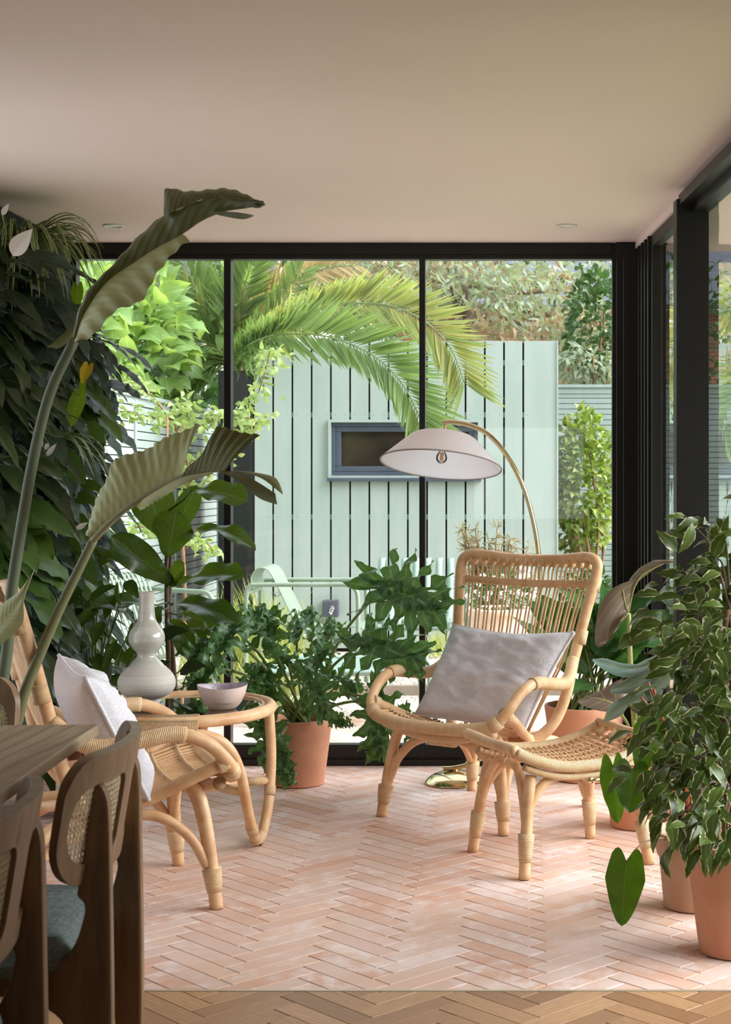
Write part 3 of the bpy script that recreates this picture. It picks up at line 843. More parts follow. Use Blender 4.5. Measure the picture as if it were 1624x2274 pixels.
# ------------------------------------------------------------------ shrubs and trees
def shrub(name, label, c, rad, n, L, hwf, mat, stems=5, cat='shrub', group=None, droop=.25, up=.1, surf=.5, base=None, mat2=None, nb=None):
    c = Vector(c); base = Vector(base) if base is not None else Vector((c.x, c.y, -.03))
    r = thing(name, label, cat, tuple(base), group)
    P, D = blob(n, c, rad, surf); D[:, 2] += up; D += RNG.normal(scale=.5, size=D.shape); D[:, 1] -= .25
    Nn = RNG.normal(scale=.5, size=D.shape) + [0, -.5, .9]
    L_ = RNG.uniform(.75, 1.2, n) * L
    m_ = MB(); foliage(m_, P, D, Nn, L_, L_ * hwf, droop); m_.build('foliage', mat, r)
    s = MB()
    for i in range(stems):
        q = P[int(i * n / stems)]; e = c + (Vector(q) - c) * .85
        s.tube(cr([base, base.lerp(e, .5) + Vector((random.uniform(-.1, .1), 0, .1)), e], 8), [.018 - .0005 * j for j in range(17)], 6)
    s.build('stem', M['bark2'], r)
    return r
shrub('climbing_shrub', 'broad round-leaved climber above the left end of the slatted fence', (-3.5, 11.3, 2.25), (.5, .9, .95), 330, .20, .42, M['hedge'])
shrub('climbing_shrub', 'lush green climber over the fence beside the palm', (-3.3, 12.7, 2.35), (.5, .8, .8), 380, .20, .42, M['hedge'])
shrub('climbing_shrub', 'lime climber at the top of the middle window beside the palm fronds', (-2.58, 13.75, 2.85), (.24, .25, .46), 120, .17, .42, M['hedge'], stems=2, base=(-2.5, 13.75, -.03))
shrub('climbing_shrub', 'dark leafy shrub low behind the fence cap', (-3.5, 14.9, 2.0), (.7, .5, .6), 380, .16, .4, M['hedged'])
shrub('background_hedge', 'deep green hedge far behind the left climbers', (-5.2, 14.5, 2.2), (1.9, .8, 1.8), 1500, .17, .34, M['hedged'])
shrub('background_hedge', 'leafy hedge high behind the palm crown', (-2.8, 16.5, 2.6), (1.3, .7, 1.3), 800, .15, .32, M['hedged'])
# slim young tree against the left fence, staked with a cane
r = thing('slim_young_tree', 'thin young tree with pale airy leaves against the left fence', 'tree', (-2.25, 9.3, -.03))
st = MB(); P, D = [], []
tk = cr([W(412, 1460, 9.3), W(410, 1300, 9.3), W(405, 1150, 9.35), W(420, 1060, 9.4), W(395, 960, 9.4), W(330, 870, 9.4), W(270, 810, 9.4)], 8)
st.tube(tk, [.014 - .0002 * i for i in range(len(tk))], 6)
brs = [[(405, 1150), (450, 1080), (500, 1000), (540, 960), (600, 920)], [(395, 960), (350, 930), (300, 920), (260, 900)], [(400, 980), (440, 940), (490, 920), (560, 930)], [(410, 1200), (350, 1180), (300, 1170), (250, 1190)],
       [(410, 1220), (450, 1200), (480, 1230)], [(330, 870), (300, 860), (270, 850), (230, 830)], [(420, 1060), (460, 1030), (480, 980), (470, 920)], [(500, 1000), (530, 930), (570, 880), (595, 800), (600, 775)], [(395, 960), (420, 920), (400, 890)]]
for b in brs:
    pts = cr([W(x, y, 9.3 + random.uniform(-.15, .1)) for x, y in b], 8); st.tube(pts, .004, 5)
    for p in pts[4:]:
        for _ in range(4):
            P.append(tuple(p + Vector((random.gauss(0, .045), random.gauss(0, .04), random.gauss(0, .02))))); D.append((random.gauss(.15, .8), random.gauss(-.3, .5), random.gauss(-.35, .5)))
for p in tk[18:]:
    for _ in range(3): P.append(tuple(p)); D.append((random.gauss(0, .8), random.gauss(-.3, .5), random.gauss(-.35, .5)))
st.build('trunk', M['bark2'], r)
MB_ = MB(); foliage(MB_, P, D, RNG.normal(scale=.5, size=(len(P), 3)) + [0, -.7, .6], RNG.uniform(.04, .08, len(P)), .014); MB_.build('foliage', M['tree'], r)
tag(MB().tube([W(372, 1460, 9.1), W(372, 925, 9.1)], .006, 6).build('bamboo_cane', plain('bamboo', S(150, 104, 60), .6)), 'thin brown bamboo cane standing upright before the left fence', 'cane')

# palm
pc = W(524, 800, 13.7)
r = thing('palm_tree', 'palm with long arching fronds over the garden shed', 'palm', (pc.x, pc.y, -.03))
MB().tube(cr([(pc.x + .05, pc.y + .05, -.03), (pc.x + .02, pc.y, 1.0), tuple(pc)], 8), .09, 12).build('trunk', M['bark'], r)
def frond(pts, lu, ld, mat, n=64, hw=.011, dry=False, fwd=.75, gap0=.06, taper=.55):
    P0 = cr([W(*p) for p in pts], 8); R_ = resample(P0, n)
    ra = MB(); ra.tube(R_, [.011 * (1 - .75 * i / n) + .002 for i in range(n)], 6)
    P, D, Nn, L = [], [], [], []
    for i, p in enumerate(R_):
        t = (R_[min(i + 1, n - 1)] - R_[max(i - 1, 0)]).normalized()
        s = i / (n - 1)
        if s < gap0: continue
        pr = Vector((-t.z, 0, t.x))
        if pr.z < 0 and t.x > 0: pr = -pr
        env = (min(1, s * 5) ** .6) * (1 - taper * s)
        for sd, ln in ((1, lu), (-1, ld)):
            for _ in range(2 if sd > 0 else 2):
                d = t * (fwd + .35 * s) + pr * sd * .85 + Vector((random.gauss(0, .06), random.gauss(-.12 * 1, .25), random.gauss(-.10 if sd < 0 else .0, .06)))
                P.append(tuple(p)); D.append(tuple(d)); Nn.append((random.gauss(0, .3), -1, random.gauss(.2, .3))); L.append(ln * env * random.uniform(.82, 1.08))
    lf = MB(); foliage(lf, P, D, Nn, np.array(L), hw, droop=-.05 if not dry else .1, fold=.35, mid=.4)
    f = ra.build('frond', M['stem'], r)
    lf.build('leaflets', mat, f)
frond([(522, 800, 13.6), (545, 772, 11.6), (600, 746, 10.1), (680, 741, 9.9), (760, 757, 9.8), (840, 797, 9.7), (900, 862, 9.6), (946, 955, 9.6)], .66, .46, M['palm'], 190, hw=.0115, taper=.45)
frond([(524, 790, 13.6), (640, 715, 11.4), (740, 680, 10.7), (830, 674, 10.5), (900, 690, 10.4), (960, 726, 10.4), (1005, 780, 10.4), (1032, 850, 10.4)], .56, .5, M['palmy'], 170, hw=.011, taper=.4)
frond([(520, 790, 13.7), (470, 700, 13.6), (425, 620, 13.6), (395, 530, 13.6)], .55, .55, M['palm'], 50)
frond([(520, 790, 13.7), (420, 745, 13.5), (310, 715, 13.4), (190, 745, 13.3)], .5, .5, M['palm'], 50)
frond([(526, 780, 13.7), (560, 690, 13.5), (640, 630, 13.3), (720, 597, 13.2), (790, 588, 13.2)], .42, .42, M['palmd'], 46, dry=True)
frond([(522, 780, 13.7), (528, 700, 13.5), (548, 620, 13.3), (580, 530, 13.2)], .6, .55, M['palm'], 50)
frond([(520, 800, 13.6), (480, 800, 13.3), (420, 840, 13.2), (370, 900, 13.2)], .45, .45, M['palm'], 40)
frond([(520, 785, 13.7), (380, 655, 13.6), (260, 595, 13.6), (150, 580, 13.6)], .5, .5, M['palmy'], 50)
frond([(522, 800, 13.6), (530, 796, 12.4), (556, 806, 11.8), (586, 850, 11.6)], .3, .26, M['palm'], 30)
frond([(524, 795, 13.6), (575, 740, 12.9), (625, 680, 12.6), (672, 600, 12.5)], .5, .46, M['palm'], 44)

# eucalyptus and friends behind the shed
r = thing('eucalyptus_tree', 'grey-leaved gum tree with a pale brown trunk behind the shed', 'tree', tuple(W(1030, 1330, 17.5)))
tr = cr([W(1028, 1310, 17.5), W(1030, 900, 17.5), W(1027, 720, 17.5), W(1022, 640, 17.5), W(1000, 560, 17.5), W(985, 480, 17.5)], 6)
MB().tube(tr, [.15 - .002 * i for i in range(len(tr))], 10).build('trunk', M['bark'], r)
for bp in ([(1027, 690), (1060, 620), (1110, 580), (1180, 560)], [(1026, 720), (1090, 700), (1160, 720), (1240, 770)], [(1022, 640), (960, 620), (900, 600), (840, 590)], [(1022, 660), (1070, 640), (1160, 650), (1260, 640)]):
    b_ = cr([W(x, y, 17.3) for x, y in bp], 6); MB().tube(b_, [.05 - .0018 * i for i in range(len(b_))], 7).build('branch', M['bark'], r)
P, D = [], []
cl = []
for _ in range(130):
    x = random.uniform(690, 1350); y = random.uniform(550, 755) if x > 1010 else random.uniform(545, 660)
    if x > 1200: y = random.uniform(550, 840)
    if 995 < x < 1050 and 610 < y < 740: continue
    cl.append(W(x, y, random.uniform(16.2, 18.2)))
for c in cl:
    for _ in range(34):
        P.append((c.x + random.gauss(0, .17), c.y + random.gauss(0, .2), c.z + random.gauss(0, .14))); D.append((random.gauss(.2, .6), random.gauss(-.2, .5), random.gauss(-.5, .5)))
P = np.array(P); D = np.array(D); sp = int(len(P) * .68)
for nm, sl, mt in (('foliage', slice(0, sp), M['euc']), ('dry_foliage', slice(sp, None), M['eucb'])):
    MB_ = MB(); k_ = len(P[sl]); foliage(MB_, P[sl], D[sl], RNG.normal(size=(k_, 3)), RNG.uniform(.10, .18, k_), .021); MB_.build(nm, mt, r)
shrub('evergreen_shrub', 'dark glossy evergreen above the right-hand fence', tuple(W(1325, 720, 16.0)), (.32, .4, .55), 620, .10, .3, M['hedged'], base=tuple(W(1325, 1340, 16.0)))
shrub('blue_gum_shrub', 'blue-grey drooping gum foliage just above the right fence', tuple(W(1305, 815, 15.6)), (.30, .2, .18), 260, .13, .16, M['euc'], base=tuple(W(1310, 1340, 15.6)), up=-.6)
r = shrub('background_tree', 'dense dark tree at the far end of the garden', (.2, 21.0, 3.0), (3.4, .8, 1.9), 2600, .17, .2, M['hedged'], cat='tree')
shrub('background_tree', 'far dark tree showing at the upper left of the middle window', (-3.6, 19.5, 3.0), (1.6, .8, 1.6), 900, .17, .25, M['hedged'], cat='tree')
shrub('camellia_bush', 'yellow-green camellia bush in front of the right fence', tuple(W(1297, 1075, 13.2)), (.29, .3, .64), 1150, .088, .30, M['camel'], stems=7, base=tuple(W(1300, 1420, 13.0)), surf=.35)
shrub('low_shrub', 'low leafy shrub at the foot of the camellia', tuple(W(1310, 1330, 12.4)), (.3, .3, .2), 260, .08, .3, M['hedged'])
# outside the right-hand glazing
shrub('side_hedge', 'dark hedge seen through the right-hand glazing', (5.2, 11.5, .9), (.7, 3.2, 1.1), 1800, .15, .32, M['hedged'])
shrub('side_hedge', 'yellow-green hedge outside the sliding door', (5.2, 4.9, .8), (.7, 2.9, 1.0), 1300, .15, .32, M['hedge'])
# houses far behind
r = thing('neighbour_house', 'brick house with a white gable far beyond the trees', 'house', (0, 24, 0))
def brick():
    m, nt, out = _new('old_brick'); N = NT(nt)
    b = N.n('TexBrick'); N.l(N.map(N.coord(), (1, 1, 1), (math.pi / 2, 0, 0)), b.inputs[0])
    b.inputs['Color1'].default_value = S(168, 104, 78); b.inputs['Color2'].default_value = S(140, 92, 72); b.inputs['Mortar'].default_value = S(170, 160, 148)
    b.inputs['Scale'].default_value = 4.; N.l(N.bsdf(b.outputs[0], .9), out.inputs[0]); return m
MB().bx(-2.2, 6, 24, 28, -.03, 4.0).build('wall', brick(), r, smooth=False)
MB().bx(-2.75, -2.2, 23.6, 28, -.03, 5.2).build('gable', plain('white_render', S(226, 222, 218), .9, nz=.05), r, smooth=False)
MB().add([(-2.3, 23.6, 4.0), (6, 23.6, 4.0), (6, 26, 5.4), (-2.3, 26, 5.4)], [(0, 1, 2, 3)]).build('roof', plain('slate', S(96, 98, 106), .7, nz=.2, scale=10.), r, smooth=False, solid=.08)
r = thing('neighbour_house', 'grey-roofed white house behind the left climbers', 'house', (-6, 25, 0))
MB().bx(-10, -4.4, 25, 29, -.03, 4.2).build('wall', plain('pale_render', S(218, 214, 206), .9), r, smooth=False)
MB().add([(-10.2, 24.7, 4.1), (-4.3, 24.7, 4.1), (-4.3, 27, 5.6), (-10.2, 27, 5.6)], [(0, 1, 2, 3)]).build('roof', plain('slate_dark', S(84, 86, 92), .7, nz=.2, scale=10.), r, smooth=False, solid=.08)

# grass tufts
def tuft(px, py, d, n, L, label, sp=.10):
    c = W(px, py, d); c.z = -.03
    P = np.array([(c.x + random.gauss(0, sp * .4), c.y + random.gauss(0, sp * .4), c.z) for _ in range(n)])
    D = np.array([(random.gauss(0, .35), random.gauss(0, .3), 1.) for _ in range(n)])
    m_ = MB(); foliage(m_, P, D, RNG.normal(size=(n, 3)), RNG.uniform(.6, 1.15, n) * L, .0045, droop=-.12, fold=.3)
    o = m_.build('grass_tuft', M['grass'])
    return tag(o, label, 'grass', 'ornamental grass clumps')
tuft(560, 1440, 10.9, 260, .62, 'tall yellow-green grass behind the side-on lounge chair', .3)
tuft(605, 1450, 10.5, 200, .50, 'golden grass under the side-on lounge chair arm', .25)
tuft(525, 1470, 10.2, 200, .55, 'bright grass beside the black window mullion', .25)
tuft(470, 1480, 9.9, 160, .45, 'green grass behind the fig leaves', .25)
tuft(975, 1425, 11.6, 90, .22, 'small dry grass sprig on the gravel by the armchair', .15)
tuft(620, 1520, 8.9, 120, .42, 'grass beside the low footstool', .2)
# ------------------------------------------------------------------ rattan lounge chairs
def mir(pts): return [(-x, y, z) for x, y, z in pts]
def both(pts):
    """right-hand half (from the side to the middle) mirrored into a full rail"""
    a = [p for p in pts]; b = [(-x, y, z) for x, y, z in reversed(pts) if abs(x) > 1e-6]
    return a + b
def sub(P, a, b): n = len(P) - 1; return P[int(a * n):int(b * n) + 1]
def lounge_chair(name, label, group):
    r = thing(name, label, 'armchair', (0, 0, 0), group)
    B = lambda mb, nm, mt: mb.build(nm, mt, r, world=False)
    # back frame: one bent pole
    bf = cr(both([(.12, -.02, .283), (.19, .02, .287), (.245, .10, .35), (.272, .155, .46), (.287, .19, .60), (.318, .25, .82), (.336, .285, .94), (.322, .298, .985), (.27, .305, .997), (.14, .322, .985), (0, .33, .979)]), 6)
    B(MB().tube(bf, .0225, 12), 'back_frame', M['rat'])
    yb = lambda z: .06 + (z - .30) * (.19 - .06) / .30 if z < .6 else .19 + (z - .6) * .31
    hwz = lambda z: .185 + (z - .30) * (.285 - .185) / .30 if z < .6 else .285 + (z - .6) * .14
    bow = lambda x, z: .03 * (1 - (x / max(hwz(z), .1)) ** 2)
    cb = cr([(-.328, yb(.895), .895), (-.16, yb(.89) + .018, .888), (0, yb(.885) + .026, .884), (.16, yb(.89) + .018, .888), (.328, yb(.895), .895)], 6)
    B(MB().tube(cb, .0165, 10), 'back_crossbar', M['rat'])
    NL = 14
    for i in range(NL):
        c = -1 + 2 * (i + .5) / NL; h = .80 / NL
        s = MB(); pts = []
        for sg in (-1, 1):
            leg = []
            for z in (.31, .45, .60, .75, .885):
                x = (c + sg * h * .5) * (hwz(z) - .03); leg.append((x, yb(z) + bow(x, z) - .012 + (.026 if z < .5 else 0) * 0, z))
            x = (c + sg * h * .62) * (hwz(.93) - .03); leg.append((x, yb(.93) + bow(x, .93) - .020, .935))
            x = (c + sg * h * .55) * (hwz(.96) - .03); leg.append((x, yb(.955) + bow(x, .95) - .022, .955))
            pts += leg if sg < 0 else leg[::-1]
            if sg < 0:
                x = c * (hwz(.97) - .03); pts.append((x, yb(.965) + bow(x, .96) - .022, .968))
        s.tube(cr(pts, 4), .0042, 6)
        o = B(s, 'spindle', M['cane'])
        x = c * (hwz(.97) - .03)
        tb = MB()
        tb.tube([(x - .006, yb(.97) + bow(x, .97) - .0, .978), (x + .006, yb(.97) + bow(x, .97) - .0, .978)], .0265, 10)
        tb.tube([(x, yb(.965) + bow(x, .96) - .027, .955), (x, yb(.965) + bow(x, .96) - .026, .985)], .007, 6)
        tb.build('tie', M['wrap'], o, world=False)
    # arms and front rim: one hoop
    hp = cr(both([(.287, .185, .60), (.312, .12, .545), (.328, .05, .522), (.335, -.06, .535), (.337, -.17, .548), (.333, -.26, .515), (.318, -.325, .452), (.272, -.352, .405), (.16, -.362, .384), (0, -.366, .378)]), 8)
    B(MB().tube(hp, .0205, 12), 'arm_rail', M['rat'])
    for a, b in ((0, .235), (.765, 1.)): B(MB().tube(sub(hp, a, b), .0248, 12), 'arm_wrapping', M['wrap'])
    B(MB().tube(sub(hp, .375, .625), .0245, 12), 'front_wrapping', M['wrap'])
    # seat
    prof = [(-.358, .381), (-.31, .378), (-.25, .366), (-.17, .345), (-.08, .320), (.01, .300), (.06, .297), (.10, .306)]
    def seat(x, y):
        for (a, za), (b, zb) in zip(prof, prof[1:]):
            if y <= b: t = (y - a) / (b - a); return za + (zb - za) * t
        return prof[-1][1]
    hws = lambda y: .275 - (y + .358) * .19
    ro = MB(); NR = 25
    for i in range(NR):
        s = -1 + 2 * i / (NR - 1)
        pts = []
        for y, z in prof: pts.append((s * hws(y), y, z + .035 * abs(s) ** 3 * (1 if y < 0 else .4)))
        ro.tube(cr(pts, 3), .0062, 6)
    B(ro, 'seat_rods', M['cane'])
    for y0 in (-.285, -.20, -.06):
        pts = []
        for i in range(61):
            s = -1 + 2 * i / 60; y = y0
            pts.append((s * hws(y), y + .004 * (-1) ** i, seat(0, y) + .035 * abs(s) ** 3 + .008 + .003 * (-1) ** i))
        B(MB().tube(pts, .005, 5), 'seat_weave', M['wrap'])
    for sg in (-1, 1):
        sp = cr([(sg * .312, -.33, .45), (sg * .30, -.26, .42), (sg * .255, -.13, .355), (sg * .205, .0, .297), (sg * .15, .05, .285)], 8)
        B(MB().tube(sp, .0195, 10), 'seat_side_rail', M['rat'])
        B(MB().tube(sub(sp, 0, .14), .026, 10), 'binding', M['wrap'])
    B(MB().tube(cr([(-.26, -.315, .375), (-.12, -.318, .345), (0, -.32, .338), (.12, -.318, .345), (.26, -.315, .375)], 6), .021, 10), 'apron', M['wrap'])
    B(MB().tube([(-.17, .07, .285), (.17, .07, .285)], .018, 10), 'back_rail', M['rat'])
    # legs
    for sx_ in (-1, 1):
        for sy in (-1, 1):
            f = (sx_ * .29, sy * .30, 0)
            if sy < 0: pts = [f, (sx_ * .277, -.289, .11), (sx_ * .258, -.275, .24), (sx_ * .236, -.26, .33), (sx_ * .20, -.25, .355)]
            else: pts = [f, (sx_ * .277, .287, .11), (sx_ * .25, .24, .21), (sx_ * .215, .16, .275), (sx_ * .18, .07, .285)]
            lg = B(MB().tube(cr(pts, 6), .021, 12), 'leg', M['rat'])
            q = [Vector(f).lerp(Vector(pts[1]), t) for t in (.46, .66, .88, 1.1)]
            MB().tube(q, [.0228, .0262, .029, .0305], 12).build('binding', M['wrap'], lg, world=False)
            MB().tube([f, (f[0], f[1], .012)], .019, 10).build('foot_cap', M['rubber'], lg, world=False)
    fa = cr(both([(.272, -.285, .13), (.235, -.278, .215), (.165, -.272, .29), (.08, -.27, .322), (0, -.27, .328)]), 6)
    B(MB().tube(fa, .0175, 10), 'front_arch', M['rat'])
    ra = cr(both([(.272, .285, .13), (.235, .24, .20), (.165, .16, .26), (.08, .09, .275), (0, .07, .277)]), 6)
    B(MB().tube(ra, .0175, 10), 'rear_arch', M['rat'])
    for sg in (-1, 1):
        sa = cr([(sg * .275, -.275, .13), (sg * .262, -.22, .225), (sg * .24, -.12, .29), (sg * .225, .0, .285), (sg * .24, .12, .25), (sg * .262, .22, .19), (sg * .275, .275, .13)], 6)
        B(MB().tube(sa, .0165, 10), 'side_arch', M['rat'])
        for p, q in (((sg * .318, .25, .80), (sg * .323, .262, .87)), ((sg * .300, .212, .66), (sg * .305, .225, .715))):
            B(MB().tube([(sg * .325, yb(.87) - .002, .868), (sg * .331, yb(.92), .922)] if p[2] > .7 else [p, q], .0255, 12), 'binding', M['wrap'])
        B(MB().tube([hp[int((.375 if sg > 0 else .625) * (len(hp) - 1)) + i] for i in (-2, 0, 2)], .0275, 12), 'binding', M['wrap'])
    for x in (-.03, .03): B(MB().tube([(x - .028, -.285, .33), (x + .028, -.285, .33)], .033, 10), 'binding', M['wrap'])
    return r
ch = lounge_chair('rattan_lounge_chair', 'rattan lounge chair facing left under the arc lamp, with its footstool beside it', 'rattan lounge chairs')
AR = math.atan2(-.556, .831)
ch.location = (-.167, 6.05, 0); ch.rotation_euler = (0, 0, AR)
ch2 = copy_tree(ch)
ch2['label'] = 'rattan lounge chair on the left, half hidden behind the dining chairs and facing the window'
AL = math.atan2(.91, -.41)
ch2.location = (-1.345, 4.81, 0); ch2.rotation_euler = (0, 0, AL)

def cushion(name, label, corners, thick, org, ang, seed=0, sag=.012):
    """corners TL TR BR BL in chair space; +z of cushion = towards the sitter (local -y)"""
    r = MB(); n = 64
    TL_, TR_, BR_, BL_ = [Vector(c) for c in corners]
    nn = (TR_ - TL_).cross(BL_ - TL_).normalized()
    if nn.y > 0: nn = -nn
    fr, bk = [], []
    for i in range(n + 1):
        a, b = [], []
        for j in range(n + 1):
            u, v = j / n, i / n
            uu, vv = u, v
            # edges pulled in between the corners
            pu = 1 - .055 * math.sin(math.pi * v); pv = 1 - .06 * math.sin(math.pi * u)
            uu = .5 + (u - .5) * pu; vv = .5 + (v - .5) * pv
            p = (TL_.lerp(TR_, uu)).lerp(BL_.lerp(BR_, uu), vv)
            e = (max(0, 1 - (2 * u - 1) ** 4) * max(0, 1 - (2 * v - 1) ** 4)) ** .55
            w = mnoise.noise(Vector((u * 3 + seed, v * 3, seed))) * .018 + mnoise.noise(Vector((u * 7 + v * 4 + seed, v * 9 - u * 3, seed * 2))) * .012 + mnoise.noise(Vector((u * 9 - v * 20 + seed, v * 6 + u * 5, seed))) * .006
            w -= .016 * abs(mnoise.noise(Vector((u * 2.6 + v * 1.9 + seed, v * 4.2 - u * 2.2, seed + 7)))) * e
            w -= .011 * abs(mnoise.noise(Vector((u * 6 - v * 3 + seed, v * 7 + u * 4, seed + 3)))) * e
            # radiating corner folds and long creases
            w += .009 * math.sin(9 * u + 14 * v + 3 * math.sin(5 * u)) * e * (.4 + mnoise.noise(Vector((u * 2, v * 2, 3 + seed))))
            p = p + Vector((0, 0, -sag * math.sin(math.pi * u) * (1 - v)))
            a.append(p + nn * (thick * .5 * e + w * e + .003)); b.append(p - nn * (thick * .5 * e + .003))
        fr.append(a); bk.append(b)
    r.grid(fr, flip=True); r.grid(bk)
    R_ = Matrix.Rotation(ang, 4, 'Z'); T_ = Matrix.Translation(org)
    root_ = thing(name, label, 'cushion', org, 'grey linen cushions'); root_.rotation_euler = (0, 0, ang)
    r.build('cover', M['linen'], root_, world=False)
    ed = []
    for seq in ([(0, j) for j in range(n + 1)], [(i, n) for i in range(n + 1)], [(n, j) for j in range(n, -1, -1)], [(i, 0) for i in range(n, -1, -1)]):
        ed += [((fr[i][j] + bk[i][j]) / 2) for i, j in seq]
    MB().tube(ed, .0065, 6, closed=True).build('seam', M['linen'], root_, world=False)
    return root_
cushion('linen_cushion', 'crumpled grey linen cushion in the lounge chair under the lamp', [(-.235, .10, .715), (.335, .115, .715), (.205, -.045, .335), (-.255, -.13, .375)], .135, (-.167, 6.05, 0), AR, 1.3)
cushion('linen_cushion', 'grey linen cushion in the left lounge chair behind the dining table', [(-.30, .09, .725), (.30, .09, .73), (.245, -.09, .36), (-.27, -.10, .345)], .16, (-1.345, 4.81, 0), AL, 5.1)

# ------------------------------------------------------------------ rattan footstool
r = thing('rattan_footstool', 'low rattan footstool with a dipped cane seat in front of the lounge chair', 'footstool', (.105, 5.30, 0))
r.rotation_euler = (0, 0, math.atan2(.436, .9))
B = lambda mb, nm, mt: mb.build(nm, mt, r, world=False)
zx = lambda x: .352 + .06 * (abs(x) / .25) ** 2.4
for sg in (-1, 1):
    sr = cr([(-.255, sg * .185, zx(.255)), (-.20, sg * .195, zx(.2)), (-.1, sg * .20, zx(.1)), (0, sg * .20, zx(0)), (.1, sg * .20, zx(.1)), (.2, sg * .195, zx(.2)), (.255, sg * .185, zx(.255))], 5)
    B(MB().tube(sr, .0195, 12), 'side_rail', M['wrap'])
    B(MB().tube([(p.x, p.y * .97, p.z - .035) for p in sr[3:-3]], .012, 8), 'lower_rail', M['wrap'])
    B(MB().tube(cr([(sg * .262, -.20, zx(.262) + .002), (sg * .266, -.1, zx(.266)), (sg * .268, 0, zx(.266) - .002), (sg * .266, .1, zx(.266)), (sg * .262, .20, zx(.262) + .002)], 5), .018, 12), 'end_rail', M['rat'])
    for y in (-.12, -.04, .04, .12): B(MB().tube([(sg * .215, y, zx(.215) - .002), (sg * .262, y, zx(.262))], .012, 8), 'binding', M['wrap'])
NR = 22
rd = MB()
for i in range(NR):
    x = -.225 + .45 * i / (NR - 1)
    rd.tube(cr([(x, -.19, zx(x)), (x, -.1, zx(x) - .006), (x, 0, zx(x) - .008), (x, .1, zx(x) - .006), (x, .19, zx(x))], 3), .0058, 6)
B(rd, 'seat_rods', M['cane'])
for y in (-.12, -.06, 0, .06, .12):
    pts = [(-.235 + .47 * i / 60, y + .003 * (-1) ** i, zx(-.235 + .47 * i / 60) - .001 + .003 * (-1) ** i) for i in range(61)]
    B(MB().tube(pts, .004, 5), 'seat_weave', M['wrap'])
for sx_ in (-1, 1):
    for sy in (-1, 1):
        f = (sx_ * .235, sy * .21, 0)
        pts = [f, (sx_ * .222, sy * .195, .12), (sx_ * .205, sy * .178, .25), (sx_ * .19, sy * .165, .33)]
        lg = B(MB().tube(cr(pts, 5), .0195, 12), 'leg', M['rat'])
        for other in ([(sx_ * .217, sy * .192, .15), (sx_ * .195, sy * .178, .24), (sx_ * .13, sy * .172, .31), (sx_ * .04, sy * .172, .325)], [(sx_ * .217, sy * .190, .15), (sx_ * .212, sy * .155, .25), (sx_ * .20, sy * .09, .335), (sx_ * .2, sy * .02, .352)]):
            MB().tube(cr(other, 5), .016, 10).build('brace', M['rat'], lg, world=False)
        q = [Vector(f).lerp(Vector(pts[1]), t) for t in (.46, .7, .95, 1.2)]
        MB().tube(q, [.021, .0236, .0258, .0272], 12).build('binding', M['wrap'], lg, world=False)
        MB().tube([f, (f[0], f[1], .01)], .018, 10).build('foot_cap', M['rubber'], lg, world=False)
B(MB().lathe([(.006, -.022), (.006, .022)], (.03, -.215, .305), 8, ax=Matrix.Rotation(math.pi / 2, 3, 'Y')).lathe([(.011, -.004), (.011, .004)], (.052, -.215, .305), 10, ax=Matrix.Rotation(math.pi / 2, 3, 'X')).lathe([(.011, -.004), (.011, .004)], (.008, -.215, .305), 10, ax=Matrix.Rotation(math.pi / 2, 3, 'X')), 'brass_catch', M['brass'])

# ------------------------------------------------------------------ rattan side table, vase, bowl
TC = Vector((-1.237, 5.5, 0))
r = thing('rattan_side_table', 'oval rattan side table with a glass top beside the left lounge chair', 'table', tuple(TC))
def el(rx, ry, z, n=64): return [TC + Vector((rx * math.cos(2 * math.pi * i / n), ry * math.sin(2 * math.pi * i / n), z)) for i in range(n)]
MB().tube(el(.305, .325, .487), .0215, 12, closed=True).build('rim', M['rat'], r)
MB().tube(el(.278, .298, .492), .010, 10, closed=True).build('inner_rim', M['rat'], r)
g = MB(); g.lathe([(0, .489), (1, .489), (1, .495), (0, .495)], (0, 0, 0), 56)
g.v = [(TC.x + x * .276, TC.y + y * .296, z) for x, y, z in g.v]
g.build('glass_top', M['tableglass'], r, ang=30)
U = [(-.10, -.315, .448), (.05, -.320, .448), (.14, -.30, .440), (.205, -.262, .395), (.240, -.215, .30), (.255, -.15, .15), (.264, -.075, .045), (.269, -.01, .021), (.274, .06, .045), (.283, .125, .15), (.285, .155, .30), (.275, .165, .46)]
for sg in (1, -1):
    pts = cr([TC + Vector((sg * x, y, z)) for x, y, z in U], 8)
    u_ = MB().tube(pts, .0185, 12).build('leg', M['rat'], r)
    for i in (44, 49, 72):
        MB().tube(pts[i:i + 3], .0215, 12).build('binding', M['wrap'], u_)
    MB().tube(pts[50:62], .0195, 12).build('foot_wrapping', M['wrap'], u_)
    MB().box(TC + Vector((sg * .269, -.01, .002)), (.02, .03, .006)).build('foot_pad', M['rubber'], u_, smooth=False)
for sg in (1, -1):
    a = TC + Vector((sg * .249, -.185, .225)); b = TC + Vector((-sg * .284, .142, .222 + .02 * sg))
    MB().tube([a, b], .0125, 10).build('stretcher', M['rat'], r)
    for p, q in ((a, b), (b, a)): MB().tube([p, p.lerp(q, .16)], .016, 10).build('binding', M['wrap'], r)
# woven band that ties the legs to the rim at the front
bd = MB()
for i in range(46):
    x = -.115 + .23 * i / 45; y = -.325 * math.sqrt(max(0, 1 - (x / .305) ** 2))
    bd.tube([TC + Vector((x, y - .024, .49)), TC + Vector((x, y - .022, .44)), TC + Vector((x, y, .425)), TC + Vector((x, y + .024, .44)), TC + Vector((x, y + .026, .49)), TC + Vector((x, y, .512))], .0029, 6, closed=True)
bd.build('woven_band', M['wrap'], r)

